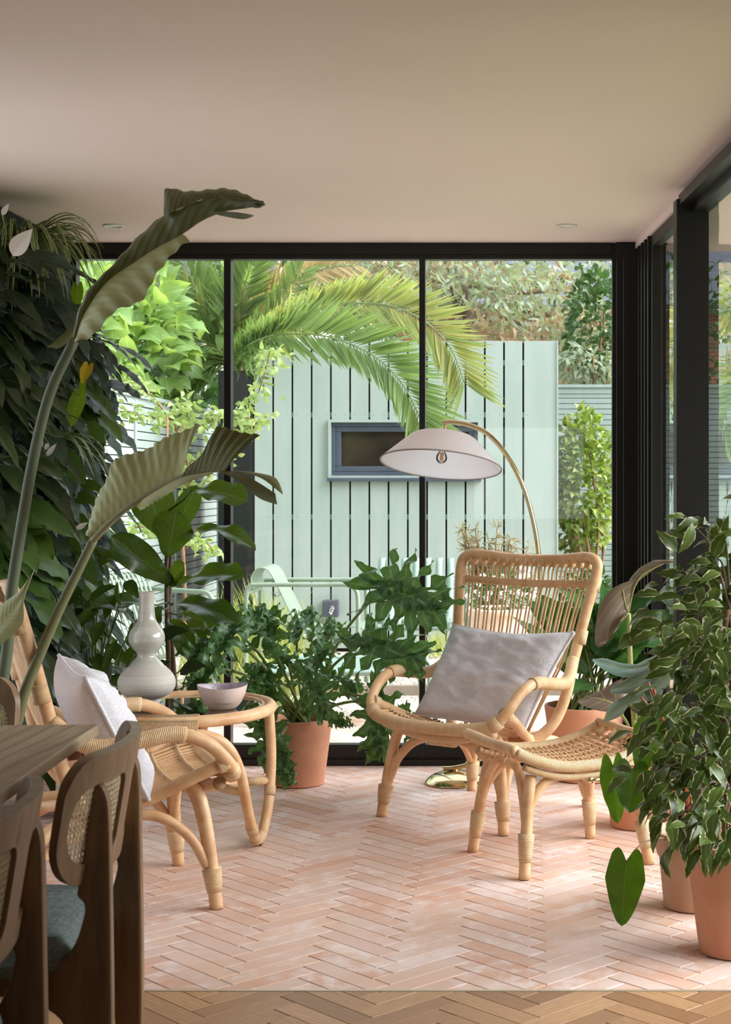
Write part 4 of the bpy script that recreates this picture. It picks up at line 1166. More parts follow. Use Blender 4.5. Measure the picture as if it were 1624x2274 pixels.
vc = W(325.7, 1500, 5.57); vc.z = .495
pf = [(72, 395), (66, 420), (63, 460), (64, 500), (70, 580), (80, 640), (112, 690), (142, 735), (155, 785), (150, 830), (122, 878), (90, 916), (81, 940), (88, 962), (116, 990), (150, 1030), (156, 1038)]
pl = [(156, 1038), (205, 1085), (236, 1135), (246, 1180), (238, 1225), (205, 1270), (150, 1303), (112, 1314), (107, 1322), (108, 1356), (100, 1360)]
kz = 1 / 2369.
def sm(p, k=4): return [(v.x, v.y) for v in cr([(a, b, 0) for a, b in p], k)]
v_ = MB()
v_.lathe([(0, .36)] + [(.022, (1360 - 560) * kz)] + [((a - 8) * kz, (1360 - b) * kz) for a, b in ((60, 540), (58, 470), (66, 400))] + [(a * kz, (1360 - b) * kz) for a, b in sm(pf)], vc, 48, m=0, cap=False)
v_.lathe([(a * kz, (1360 - b) * kz) for a, b in sm(pl)] + [(0, 0)], vc, 48, m=1, cap=False)
tag(v_.build('gourd_vase', [M['glaze'], M['bisque']]), 'tall grey double-gourd ceramic vase on the glass table', 'vase')
bc = W(494, 1500, 5.44); bc.z = .495
b_ = MB()
bo = sm([(0, 0), (.034, .0), (.050, .006), (.068, .026), (.081, .052), (.089, .084)], 5)
bi = sm([(.0865, .0835), (.078, .054), (.064, .028), (.045, .010), (0, .006)], 5)
b_.lathe(bo, bc, 48, m=0, cap=False); b_.lathe([bo[-1]] + bi, bc, 48, m=1, cap=False)
b_.v = [(x, y, z + (.004 * math.sin(math.atan2(y - bc.y, x - bc.x) * 2 + 1) if z > bc.z + .03 else 0)) for x, y, z in b_.v]
tag(b_.build('ceramic_bowl', [M['bowl'], M['bowlin']]), 'small pinkish ceramic bowl with a crackled rim beside the vase', 'bowl')

# ------------------------------------------------------------------ arc floor lamp
DL = 6.62
lb = W(1012, 1743, DL); lb.z = 0
r = thing('arc_floor_lamp', 'brass arc floor lamp with a white conical fabric shade', 'floor lamp', tuple(lb))
MB().lathe(sm([(.128, 0), (.132, .004), (.128, .012), (.108, .030), (.075, .044), (.035, .051), (.012, .054), (.010, .058)], 4) + [(.007, .06), (.007, .075), (0, .075)], lb, 48).build('base', M['brass'], r)
arc = cr([W(x, y, DL) for x, y in [(984, 1707), (1012, 1705), (1050, 1694), (1098, 1662), (1142, 1600), (1174, 1510), (1192, 1410), (1199, 1310), (1197, 1235), (1183, 1150), (1160, 1075), (1125, 1010), (1085, 965), (1045, 945), (1010, 938), (982, 938)]], 8)
MB().tube(arc, .0105, 12).build('pole', M['brass'], r)
top = W(988, 938, DL); sh = W(986, 964, DL)
MB().tube([top, sh - Vector((0, 0, .02))], .008, 10).build('drop_rod', M['brass'], r)
ax = (Matrix.Rotation(math.radians(4.6), 3, 'Y') @ Matrix.Rotation(math.radians(-13.), 3, 'X'))
so = sh - ax @ Vector((0, 0, .138))
prof = sm([(.262, 0), (.212, .05), (.165, .096), (.142, .118), (.115, .130), (.06, .136), (.008, .138)], 5)
s_ = MB(); s_.lathe(prof, so, 64, ax=ax, cap=False); 
shd = s_.build('lamp_shade', M['shade'], r, solid=.003)
MB().tube([so + ax @ Vector((.262 * math.cos(a), .262 * math.sin(a), 0)) for a in [2 * math.pi * i / 64 for i in range(64)]], .003, 6, closed=True).build('rim_trim', plain('grey_trim', S(150, 142, 138), .8), shd)
bp = so + ax @ Vector((0, 0, .030))
MB().lathe([(.012, .04), (.012, .095), (.016, .10), (0, .104)], bp, 16, ax=ax).build('lamp_holder', M['brass'], r)
bl = MB().lathe(sm([(0, -.024), (.012, -.021), (.022, -.010), (.0245, .002), (.021, .016), (.014, .028), (.012, .04)], 4), bp, 24, ax=ax).build('bulb', M['bulbglass'], r)
fl = MB()
for a in range(4):
    o_ = Vector((.006 * math.cos(a * 1.57 + .5), .006 * math.sin(a * 1.57 + .5), 0))
    fl.tube([bp + ax @ (o_ + Vector((0, 0, -.010))), bp + ax @ (o_ + Vector((0, 0, .026)))], .0022, 5)
fl.build('filament', plain('amber_filament', S(226, 170, 110), .5), bl)
# ------------------------------------------------------------------ dining table and cane-backed chairs
r = thing('dining_table', 'pale oak dining table top with a square corner at lower left', 'table', (-1.5, 2.5, 0))
tb = MB()
pa, pb = Vector((-.996, 3.545)), Vector((-.955, 2.763)); dr = (pb - pa).normalized()
pc_ = pa + dr * 2.0; lf = Vector((dr.y, -dr.x)) * .86
P4 = [pa, pc_, pc_ + lf, pa + lf]
z0, z1 = .714, .74
tb.add([(p.x, p.y, z0) for p in P4] + [(p.x, p.y, z1) for p in P4], [(0, 1, 2, 3), (7, 6, 5, 4), (0, 4, 5, 1), (1, 5, 6, 2), (2, 6, 7, 3), (3, 7, 4, 0)])
tb.build('tabletop', M['tablewood'], r, smooth=False, bevel=.004)
for p in P4:
    c = (P4[0] + P4[2]) / 2; q = p.lerp(c, .42)
    MB().lathe([(.018, 0), (.03, .70), (.03, .715)], (q.x, q.y, 0), 16).build('leg', M['tablewood'], r)

def dining_chair(name, label, group):
    """local +x = behind the sitter, y sideways, origin on the floor under the back"""
    r = thing(name, label, 'chair', (0, 0, 0), group)
    B = lambda mb, nm, mt, **k: mb.build(nm, mt, r, world=False, **k)
    hwid = .278; zb0, zb1 = .535, .785
    rake = lambda z: (z - .535) * .16
    curve = lambda y: -.068 * (abs(y) / hwid) ** 2.2
    def pt(y, z, o): # point on the bent back panel; o = outward offset
        yy = y; sl = -.068 * 2.2 * (abs(y) / hwid) ** 1.2 / hwid * (1 if y > 0 else -1)
        n = Vector((1, -sl, -.16)).normalized()
        return Vector((curve(y) + rake(z), yy, z)) + n * o
    th = .022
    # panel = outline with rounded corners minus two openings, built as a grid with cells left out
    ny, nz = 64, 36
    def inside(y, z):
        r_ = .10
        ay, az = abs(y), abs(z - (zb0 + zb1) / 2); hy, hz = hwid, (zb1 - zb0) / 2
        if ay > hy - r_ and z < (zb0 + zb1) / 2 or (ay > hy - .075 and z > (zb0 + zb1) / 2):
            rr = r_ if z < (zb0 + zb1) / 2 else .075
            dy, dz = ay - (hy - rr), az - (hz - rr)
            if dz > 0: return dy * dy + dz * dz <= rr * rr
        return ay <= hy and az <= hz
    def hole(y, z):
        ay = abs(y); c0, c1 = .045, .205; h0, h1 = zb0 + .04, zb1 - .055
        if not (c0 < ay < c1 and h0 < z < h1): return False
        rr = .045
        dy = max(abs(ay - (c0 + c1) / 2) - ((c1 - c0) / 2 - rr), 0); dz = max(abs(z - (h0 + h1) / 2) - ((h1 - h0) / 2 - rr), 0)
        return dy * dy + dz * dz < rr * rr
    # boundary-fitted shapes via polygon strips: outline and holes sampled as loops, triangulated with bmesh
    def loop(hy0, hy1, hz0, hz1, rads, n=8):
        out = []
        cs = [(hy1 - rads[0], hz1 - rads[0], 0, rads[0]), (hy0 + rads[1], hz1 - rads[1], 90, rads[1]), (hy0 + rads[2], hz0 + rads[2], 180, rads[2]), (hy1 - rads[3], hz0 + rads[3], 270, rads[3])]
        for cy, cz, a0, rr in cs:
            for i in range(n + 1):
                a = math.radians(a0 + 90 * i / n); out.append((cy + rr * math.cos(a), cz + rr * math.sin(a)))
        res = []
        for i, p in enumerate(out):      # subdivide long straights so the bend stays smooth
            q = out[(i + 1) % len(out)]; d = math.hypot(q[0] - p[0], q[1] - p[1]); k = max(1, int(d / .012))
            for j in range(k): res.append((p[0] + (q[0] - p[0]) * j / k, p[1] + (q[1] - p[1]) * j / k))
        return res
    outer = loop(-hwid, hwid, zb0, zb1, (.075, .075, .10, .10))
    holes = [loop(.040, .255, zb0 + .04, zb1 - .058, (.06, .03, .03, .075)), loop(-.255, -.040, zb0 + .04, zb1 - .058, (.03, .06, .075, .03))]
    bm = bmesh.new(); edges = []
    for L in [outer] + holes:
        vs = [bm.verts.new((y, z, 0)) for y, z in L]
        edges += [bm.edges.new((vs[i], vs[(i + 1) % len(vs)])) for i in range(len(vs))]
    bmesh.ops.triangle_fill(bm, use_beauty=True, use_dissolve=False, edges=edges)
    # slice vertically so that triangles follow the bend
    for i in range(1, 40):
        y = -hwid + 2 * hwid * i / 40
        bmesh.ops.bisect_plane(bm, geom=bm.verts[:] + bm.edges[:] + bm.faces[:], plane_co=(y, 0, 0), plane_no=(1, 0, 0))
    ext = bmesh.ops.extrude_face_region(bm, geom=bm.faces[:])
    up = {v for v in ext['geom'] if isinstance(v, bmesh.types.BMVert)}
    for v in bm.verts:
        thick = th * (1.0 if v.co.y > zb1 - .06 else .85)
        v.co = pt(v.co.x, v.co.y, (thick / 2 if v in up else -thick / 2))
    bmesh.ops.recalc_face_normals(bm, faces=bm.faces[:])
    me = bpy.data.meshes.new('backrest'); bm.to_mesh(me); bm.free(); me.materials.append(M['darkwood'])
    me.polygons.foreach_set('use_smooth', [True] * len(me.polygons)); me.set_sharp_from_angle(angle=math.radians(40))
    o = bpy.data.objects.new('backrest', me); COL.objects.link(o); o.parent = r; ORG[o.name] = Vector((0, 0, 0))
    bv = o.modifiers.new('bevel', 'BEVEL'); bv.width = .004; bv.segments = 2; bv.limit_method = 'ANGLE'; bv.angle_limit = math.radians(50)
    # cane: verticals, horizontals, diagonals
    for sg in (1, -1):
        c = MB(); ps = .0115
        y0, y1, za, zb = .040, .255, zb0 + .04, zb1 - .058
        def strip(a, b):
            n = 14
            pts = [(a[0] + (b[0] - a[0]) * i / n, a[1] + (b[1] - a[1]) * i / n) for i in range(n + 1)]
            c.tube([pt(sg * y, z, random.uniform(-.0008, .0008)) for y, z in pts], .0011, 4, caps=False)
        k = int((y1 - y0) / ps)
        for i in range(k + 1):
            for dd in (-.0016, .0016): strip((y0 + ps * i + dd, za), (y0 + ps * i + dd, zb))
        k = int((zb - za) / ps)
        for i in range(k + 1):
            for dd in (-.0016, .0016): strip((y0, za + ps * i + dd), (y1, za + ps * i + dd))
        wy, wz = y1 - y0, zb - za
        for i in range(-40, 60):
            for s2 in (1, -1):
                z_ = za + ps * (i + .5)
                a, b = (y0, z_), (y1, z_ + s2 * wy)
                lo, hi = 0., 1.
                dz = b[1] - a[1]
                ta, tb_ = (za - a[1]) / dz, (zb - a[1]) / dz
                lo, hi = max(0, min(ta, tb_)), min(1, max(ta, tb_))
                if hi - lo > .02: strip((a[0] + wy * lo, a[1] + dz * lo), (a[0] + wy * hi, a[1] + dz * hi))
        c.build('cane_panel', M['canemesh'], o, world=False)
    MB().lathe([(.022, 0), (.022, .002), (.018, .002), (.018, .001), (0, .001)], pt(.10, zb1 - .028, -th / 2 - .0005), 24, ax=Matrix.Rotation(-math.pi / 2, 3, 'Y')).build('round_stamp', plain('stamp_brown', S(116, 88, 60), .6), o, world=False)
    # rear legs: broad shaped fins rising beside the panel
    fin = [(.055, 0), (.058, .25), (.055, .50), (.052, .66), (.046, .705), (.034, .722), (.020, .714), (.012, .69), (.004, .60), (-.006, .53), (-.008, .512), (.002, .50), (.006, .49), (.004, .47), (-.012, .42), (-.04, .385), (-.085, .372), (-.11, .37), (-.11, .315), (-.07, .30), (-.03, .26), (.0, .16), (.014, 0)]
    fs = [(v.x, v.y) for v in cr([(a, b, 0) for a, b in fin], 4)]
    for sg in (-1, 1):
        B(MB().prism(fs, (-.022, sg * .165, 0), (1, 0, 0), (0, 0, 1), (0, 1, 0), .034), 'leg', M['darkwood'], smooth=False, bevel=.011)
    for sg in (-1, 1):
        B(MB().prism([(-.385, 0), (-.375, .42), (-.425, .42), (-.41, 0)], (0, sg * .19, 0), (1, 0, 0), (0, 0, 1), (0, 1, 0), .034), 'leg', M['darkwood'], smooth=False, bevel=.008)
        B(MB().bar((-.40, sg * .185, .355), (-.08, sg * .165, .343), .026, .05), 'side_rail', M['darkwood'], smooth=False, bevel=.006)
    # upholstered seat
    s = MB(); rows = []
    n = 28
    for i in range(n + 1):
        a, row = 2 * math.pi * i / n, []
    top, bot = [], []
    for i in range(17):
        ra, rb = [], []
        for j in range(17):
            u, v = -1 + 2 * i / 16, -1 + 2 * j / 16
            # squircle
            x_ = u * math.sqrt(max(0, 1 - .42 * v * v)); y_ = v * math.sqrt(max(0, 1 - .42 * u * u))
            e = max(0, 1 - max(abs(u), abs(v)) ** 5)
            X_, Y_ = -.235 + x_ * .225, y_ * .245
            ra.append((X_, Y_, .395 + .055 * e ** .5)); rb.append((X_ * .98 - .005, Y_ * .97, .372))
        top.append(ra); bot.append(rb)
    s.grid(top); s.grid(bot, flip=True)
    bd = [(0, j) for j in range(17)] + [(i, 16) for i in range(1, 17)] + [(16, j) for j in range(15, -1, -1)] + [(i, 0) for i in range(15, 0, -1)]
    s.grid([[top[i][j] for i, j in bd + [bd[0]]], [bot[i][j] for i, j in bd + [bd[0]]]])
    B(s, 'seat', M['seatfab'])
    return r
DCX, DCY = -.846, 3.10
da = dining_chair('dining_chair', 'cane-backed oak dining chair at the table corner, nearest the lounge chair', 'cane-backed dining chairs')
TW_ = math.radians(4.5)
da.location = (DCX, DCY, 0); da.rotation_euler = (0, 0, TW_)
db = copy_tree(da); db.location = (DCX - .008, DCY - .625, 0); db['label'] = 'cane-backed oak dining chair cut off by the lower left corner of the photo'
dc = copy_tree(da); dc.location = (-1.62, 4.06, 0); dc.rotation_euler = (0, 0, math.radians(90)); dc['label'] = 'cane-backed dining chair at the far end of the table under the big leaf stalks'
# ------------------------------------------------------------------ pots
def pot(r, c, rb, rt, h, mat, rim=.012, band=0, soil=.035, bevel=.004):
    c = Vector(c)
    rr = lambda z: rb + (rt - rb) * z / h
    prof = [(rb * .9, 0), (rb, .004)]
    if band: prof += [(rr(h - band) - .006, h - band - .003), (rr(h - band), h - band), (rt + .004, h - .006), (rt + .002, h)]
    else: prof += [(rr(h * .5), h * .5), (rr(h * .9), h * .9), (rt, h - .004), (rt - .003, h)]
    prof += [(rt - rim, h), (rt - rim - .003, h - .006), (rr(h - soil) - rim, h - soil), (0, h - soil + .004)]
    MB().lathe(prof, c, 56).build('pot', mat, r, ang=50)
    MB().lathe([(0, h - soil + .012), (rr(h - soil) * .5, h - soil + .01), (rr(h - soil) - rim - .001, h - soil + .006)][::-1], c, 32).build('soil', M['soil'], r)

def petiole(r, a, b, rad=.005, sag=.0, mat='stem', mid=None, name='stalk'):
    a, b = Vector(a), Vector(b)
    m = mid if mid is not None else a.lerp(b, .5) + Vector((0, 0, (b - a).length * .12))
    pts = cr([a, m, b], 8); n = len(pts)
    return MB().tube(pts, [rad * (1.25 - .45 * i / n) for i in range(n)], 8).build(name, M[mat], r)

# ------------------------------------------------------------------ split-leaf philodendron in the centre
def philo_leaf(mb, P, T, n, size, lobes=6, seed=0, droop=.12):
    """deeply cut leaf: a blade of lobes along the midrib from P to T"""
    rg = random.Random(seed)
    P, T = Vector(P), Vector(T); y = T - P; L = y.length; y.normalize()
    n = Vector(n); n = (n - y * n.dot(y)).normalized(); x = y.cross(n)
    def bend(q):      # q in leaf plane (a,b) -> world with droop
        a, b = q
        rr = (a * a + (b - .25 * L) ** 2)
        z = -droop * (a * a / (size * 1.2 + 1e-6)) - droop * .9 * max(0, b) ** 2 / (L + 1e-6) - droop * .5 * max(0, -b) ** 2 / L + .014 * math.sin(a * 60 + b * 40 + seed)
        return P + x * a + y * b + n * z
    # central blade
    rows, uv = [], []
    for i in range(15):
        u = i / 14; w = size * .22 * math.sin(math.pi * min(1, u * .8 + .2)) ** .7 * (1 - .3 * u)
        if u == 1: w = 0.001
        rows.append([bend((v * w, -.02 * L + u * L * 1.0)) for v in (-1, -.5, 0, .5, 1)]); uv += [(u, .5 + v * .5) for v in (-1, -.5, 0, .5, 1)]
    mb.grid(rows, uvs=uv)
    # lobes
    for sd in (-1, 1):
        for i in range(lobes):
            s = i / (lobes - 1)
            b0 = L * (-.02 + .78 * s)
            ang = math.radians(-128 + 155 * s ** .8 + rg.uniform(-7, 7)) if True else 0
            # ang measured from sideways axis: negative = backward
            ang = math.radians(-78 + 126 * s ** .62 + rg.uniform(-6, 6))
            ln = size * (1.0 if s < .12 else .95 - .42 * s) * rg.uniform(.9, 1.1)
            if i == 0: ln *= .95
            w0 = L * .78 / (lobes - 1) * .47
            d = (math.cos(ang) * sd, math.sin(ang)); pd = (-d[1], d[0])
            cv = rg.uniform(.05, .22)
            R_, U_ = [], []
            for k in range(13):
                t = k / 12
                cx = d[0] * ln * t + 0; cy = b0 + d[1] * ln * t + cv * ln * t * t * .6
                w = w0 * (1.0 - .15 * t + .75 * math.sin(math.pi * t ** .9) * .8) * max(0, 1 - t ** 3.2)
                w *= 1 + .30 * math.sin(t * 15 + seed + i)
                row = []
                for v in (-1, -.5, 0, .5, 1):
                    q = (cx + pd[0] * w * v, cy + pd[1] * w * v)
                    p = bend(q) + n * (.10 * w * abs(v) + .012 * math.sin(t * 14 + i + v) * abs(v))
                    row.append(p); U_.append((t, .5 + v * .5))
                R_.append(row)
            mb.grid(R_, uvs=U_)
PC = W(651, 1755, 6.46); PC = Vector((PC.x, 6.60, 0))
r = thing('potted_philodendron', 'split-leaf philodendron in a plain terracotta pot in the middle of the window', 'potted plant', tuple(PC))
pot(r, PC, .112, .148, .285, M['terra'])
base = PC + Vector((0, 0, .26))
PL = [  # attach px, tip px, depth, size, normal, lobes
    ((852, 1302), (972, 1346), 6.3, 6.1, .24, (-.1, -.86, .5), 7),
    ((808, 1427), (930, 1458), 6.25, 6.1, .19, (.0, -.8, .6), 7),
    ((838, 1552), (842, 1668), 6.35, 6.2, .155, (.1, -.85, .3), 6),
    ((692, 1512), (722, 1582), 6.3, 6.2, .125, (.05, -.7, .6), 6),
    ((598, 1533), (560, 1470), 6.35, 6.5, .125, (0, -.8, .5), 6),
    ((512, 1412), (430, 1450), 6.25, 6.15, .17, (-.2, -.7, .6), 6),
    ((520, 1395), (590, 1350), 6.35, 6.5, .13, (.2, -.7, .6), 6),
    ((598, 1415), (596, 1345), 6.4, 6.55, .13, (0, -.75, .6), 6),
    ((660, 1400), (700, 1345), 6.7, 6.9, .11, (.1, -.6, .7), 6),
    ((712, 1425), (752, 1372), 6.6, 6.75, .10, (.2, -.7, .6), 6),
    ((640, 1470), (610, 1440), 6.5, 6.45, .10, (-.2, -.7, .6), 5),
    ((688, 1480), (730, 1440), 6.45, 6.5, .10, (.1, -.8, .5), 6),
    ((585, 1600), (616, 1712), 6.35, 6.28, .125, (-.1, -.95, .25), 7),
    ((612, 1655), (640, 1740), 6.33, 6.28, .085, (.1, -.95, .2), 6),
    ((745, 1500), (790, 1530), 6.5, 6.45, .10, (.2, -.6, .7), 6),
    ((735, 1595), (778, 1606), 6.45, 6.4, .05, (.2, -.6, .7), 5),
    ((560, 1510), (540, 1580), 6.3, 6.2, .10, (-.3, -.8, .4), 6),
    ((480, 1480), (420, 1520), 6.3, 6.2, .10, (-.3, -.7, .5), 6),
    ((905, 1590), (925, 1640), 6.5, 6.45, .08, (.1, -.8, .4), 5),
]
for i, (a, t_, da_, dt, sz_, n_, lb_) in enumerate(PL):
    A, T = W(*a, da_), W(*t_, dt)
    o = petiole(r, base + Vector((random.uniform(-.05, .05), random.uniform(-.05, .05), 0)), A, .0062, mid=base.lerp(A, .5) + Vector((0, 0, .03 + .10 * abs(A.x - base.x))))
    m_ = MB(); philo_leaf(m_, A, A.lerp(T, 1.12), Vector(n_) + Vector((0, -.2, 0)), sz_ * 1.06, lb_, seed=i * 3 + 1, droop=.16)
    m_.build('leaf', M['philo'], r)

# ------------------------------------------------------------------ fiddle-leaf fig
FC = Vector((-1.53, 6.55, 0))
r = thing('fiddle_leaf_fig', 'fiddle-leaf fig with big dark leaves standing behind the grey vase', 'potted plant', tuple(FC))
pot(r, FC, .12, .16, .30, M['terra'])
for q in ([(FC.x, FC.y, .25), tuple(W(372, 1400, 6.5)), tuple(W(370, 1280, 6.45)), tuple(W(370, 1220, 6.42))], [(FC.x + .03, FC.y, .25), tuple(W(378, 1380, 6.52)), tuple(W(378, 1280, 6.5)), tuple(W(380, 1215, 6.48))]):
    MB().tube(cr(q, 8), [.012 - .0002 * i for i in range(25)], 8).build('stem', M['bark'], r)
FL = [  # base px, tip px, base d, tip d, half width m, normal, fold, wav
    ((372, 1234), (392, 1140), 6.40, 6.36, .082, (-.1, -1, .25), .1, .12, 0.),
    ((360, 1190), (330, 1082), 6.5, 6.55, .085, (.1, -1, .3), .1, .1, 0.),
    ((428, 1088), (542, 1112), 6.45, 6.3, .060, (-.3, -.5, .9), .2, .15, .12),
    ((375, 1205), (435, 1085), 6.5, 6.5, .045, (.4, -.8, .3), .2, .1, 0.),
    ((418, 1190), (560, 1222), 6.4, 6.25, .045, (.1, -.3, .95), .3, .2, .32),
    ((388, 1298), (254, 1196), 6.4, 6.3, .062, (-.5, -.6, .6), .25, .2, -.12),
    ((322, 1252), (198, 1246), 6.4, 6.35, .05, (-.2, -.5, .9), .3, .25, .18),
    ((395, 1296), (532, 1278), 6.4, 6.2, .062, (.1, -.6, .8), .2, .15, .1),
    ((330, 1340), (198, 1352), 6.4, 6.2, .062, (-.1, -.6, .8), .25, .2, .1),
    ((372, 1300), (408, 1255), 6.42, 6.35, .04, (.1, -.8, .6), .2, .1, 0.),
    ((385, 1340), (520, 1385), 6.4, 6.15, .06, (.2, -.6, .8), .2, .15, .15),
    ((360, 1350), (300, 1440), 6.4, 6.2, .06, (-.3, -.8, .5), .2, .15, .1),
    ((378, 1380), (455, 1470), 6.4, 6.2, .06, (.3, -.8, .5), .2, .15, .1),
    ((365, 1400), (270, 1500), 6.4, 6.25, .055, (-.3, -.8, .5), .2, .15, .1),
    ((410, 1360), (480, 1400), 6.5, 6.4, .055, (.2, -.8, .5), .2, .15, .1),
]
for i, (a, t_, d0, d1, hw, n_, fo, wv, dr_) in enumerate(FL):
    m_ = MB(); leaf(m_, W(*a, d0), W(*a, d0).lerp(W(*t_, d1), 1.06), Vector(n_) + Vector((0, -.15, 0)), hw * 1.15, 'fiddle', droop=dr_, fold=fo, wav=wv, wf=2.4, ph=i, nu=18, cord=.05)
    A = W(*a, d0); q = Vector((FC.x + (W(374, 1300, 6.46).x - FC.x) * .9, 6.47, min(A.z, 1.18)))
    o = m_.build('leaf', M['fiddle'], r)
    MB().tube([q, q.lerp(A, .6) + Vector((0, 0, -.01)), A], .0035, 6).build('petiole', M['dstem'], o)

# ------------------------------------------------------------------ bird-of-paradise with the huge leaves
SP = Vector((-1.80, 4.36, 0))
r = thing('bird_of_paradise', 'tall bird-of-paradise plant with two huge split leaves over the left side', 'potted plant', tuple(SP))
pot(r, SP, .10, .14, .30, M['terra'])
def P_(pts, d0, d1):
    n = len(pts); return [W(x, y, d0 + (d1 - d0) * i / (n - 1)) for i, (x, y) in enumerate(pts)]
s1 = [SP + Vector((.02, 0, .26)), W(-30, 1640, 4.38)] + P_([(12, 1470), (24, 1330), (46, 1180), (76, 1010), (112, 870), (164, 758)], 4.36, 4.3)
s1 = cr(s1, 6); MB().tube(s1, [.0185 - .0001 * i for i in range(len(s1))], 12).build('leaf_stalk', plain('grey_green_stalk', S(96, 106, 84), .5), r)
s2 = [SP + Vector((.05, .02, .26)), W(10, 1660, 4.40)] + P_([(55, 1535), (88, 1455), (128, 1362), (170, 1275), (208, 1198)], 4.40, 4.42)
s2 = cr(s2, 6); MB().tube(s2, [.0165 - .0001 * i for i in range(len(s2))], 12).build('leaf_stalk', plain('olive_stalk', S(112, 114, 80), .5), r)
# upper leaf: pale underside + dark twisted half + flap
m_ = MB()
mid = [(166, 762), (186, 700), (236, 628), (300, 582), (350, 550), (404, 521)]
loft2(m_, P_(mid, 4.30, 4.12), P_([(170, 758), (208, 744), (254, 692), (314, 668), (346, 612), (386, 562), (421, 534)], 4.22, 4.06), nu=40, nv=6, bulge=.012, k=6, corr=.006, nc=9)
m_.build('leaf_underside', M['strel'], r)
m_ = MB()
loft2(m_, P_(mid + [(450, 490), (500, 470), (545, 463), (588, 456)], 4.30, 3.95), P_([(166, 760), (172, 706), (192, 652), (236, 606), (300, 532), (362, 478), (382, 470), (430, 448), (480, 436), (530, 442), (588, 455)], 4.34, 3.97), nu=44, nv=6, bulge=.02, corr=.004, nc=12)
fl_ = m_.build('leaf_blade', M['streld'], r)
m_ = MB()
loft2(m_, P_([(364, 480), (376, 474), (430, 449), (480, 437), (530, 443), (588, 455)], 4.12, 3.96), P_([(366, 462), (368, 419), (420, 425), (500, 418), (545, 431), (590, 455)], 4.18, 3.98), nu=30, nv=5, bulge=.008, corr=.004, nc=9)
m_.build('leaf_blade', M['streld'], r)
m_ = MB()
loft2(m_, P_([(470, 472), (510, 470), (545, 474), (564, 478)], 4.02, 3.96), P_([(470, 474), (505, 482), (540, 487), (562, 481)], 4.04, 3.97), nu=16, nv=4)
loft2(m_, P_([(540, 440), (560, 452), (575, 458)], 3.98, 3.95), P_([(540, 446), (566, 462), (588, 458)], 3.98, 3.95), nu=10, nv=3)
m_.build('leaf_tip', M['streld'], r)
m_ = MB()
loft2(m_, P_([(104, 766), (128, 774), (150, 760), (166, 742)], 4.3, 4.32), P_([(106, 770), (130, 750), (160, 720), (184, 680)], 4.34, 4.36), nu=16, nv=5, bulge=-.01)
m_.build('leaf_fold', M['streld'], r)
# lower leaf
mid = [(206, 1200), (258, 1148), (330, 1096), (400, 1061), (470, 1046), (492, 1046)]
m_ = MB()
loft2(m_, P_(mid[:4] + [(404, 1059)], 4.42, 4.22), P_([(190, 1190), (212, 1112), (238, 1062), (256, 1020), (330, 996), (352, 979), (408, 956), (443, 942)], 4.44, 4.26), nu=46, nv=8, bulge=.018, corr=.006, nc=16)
m_.build('leaf_blade', M['strel'], r)
m_ = MB()
loft2(m_, P_([(402, 1060), (440, 1050), (470, 1046), (500, 1045)], 4.22, 4.14), P_([(436, 1026), (462, 996), (482, 948), (530, 959), (577, 965)], 4.24, 4.10), nu=30, nv=8, bulge=.014, corr=.005, nc=9)
m_.build('leaf_blade', M['streld'], r)
m_ = MB()
loft2(m_, P_([(488, 1046), (535, 1050), (580, 1062), (628, 1098)], 4.14, 4.02), P_([(490, 1047), (550, 1047), (604, 1057), (620, 1072), (629, 1096)], 4.14, 4.04), nu=20, nv=5, bulge=.004)
loft2(m_, P_([(488, 1046), (535, 1052), (575, 1072), (612, 1096)], 4.14, 4.02), P_([(490, 1049), (530, 1068), (575, 1106), (616, 1121)], 4.12, 4.0), nu=20, nv=5, bulge=.004)
m_.build('leaf_tip', M['streld'], r)
m_ = MB()
loft2(m_, P_([(300, 1120), (340, 1095), (400, 1062), (470, 1047)], 4.34, 4.16), P_([(312, 1134), (350, 1112), (410, 1076), (474, 1052)], 4.32, 4.15), nu=30, nv=4, corr=.005, nc=14)
m_.build('leaf_underside', M['strel'], r)
MB().tube(cr(P_(mid, 4.415, 4.15), 6), [.0105 - .0002 * i for i in range(31)], 8).build('midrib', plain('pale_midrib', S(140, 138, 104), .5), r)
m_ = MB()
loft3(m_, P_([(-40, 1400), (0, 1345), (40, 1315), (76, 1268)], 4.3, 4.24), P_([(-30, 1430), (10, 1380), (48, 1330), (76, 1268)], 4.27, 4.24), P_([(-20, 1450), (12, 1424), (50, 1385), (54, 1330), (76, 1268)], 4.25, 4.24), nu=20, nv=4, bulge=.006)
m_.build('young_leaf', M['strel'], r)
MB().tube(cr([SP + Vector((.0, .03, .26)), W(-60, 1560, 4.33), W(-26, 1440, 4.28)], 6), .010, 8).build('leaf_stalk', M['stem'], r)

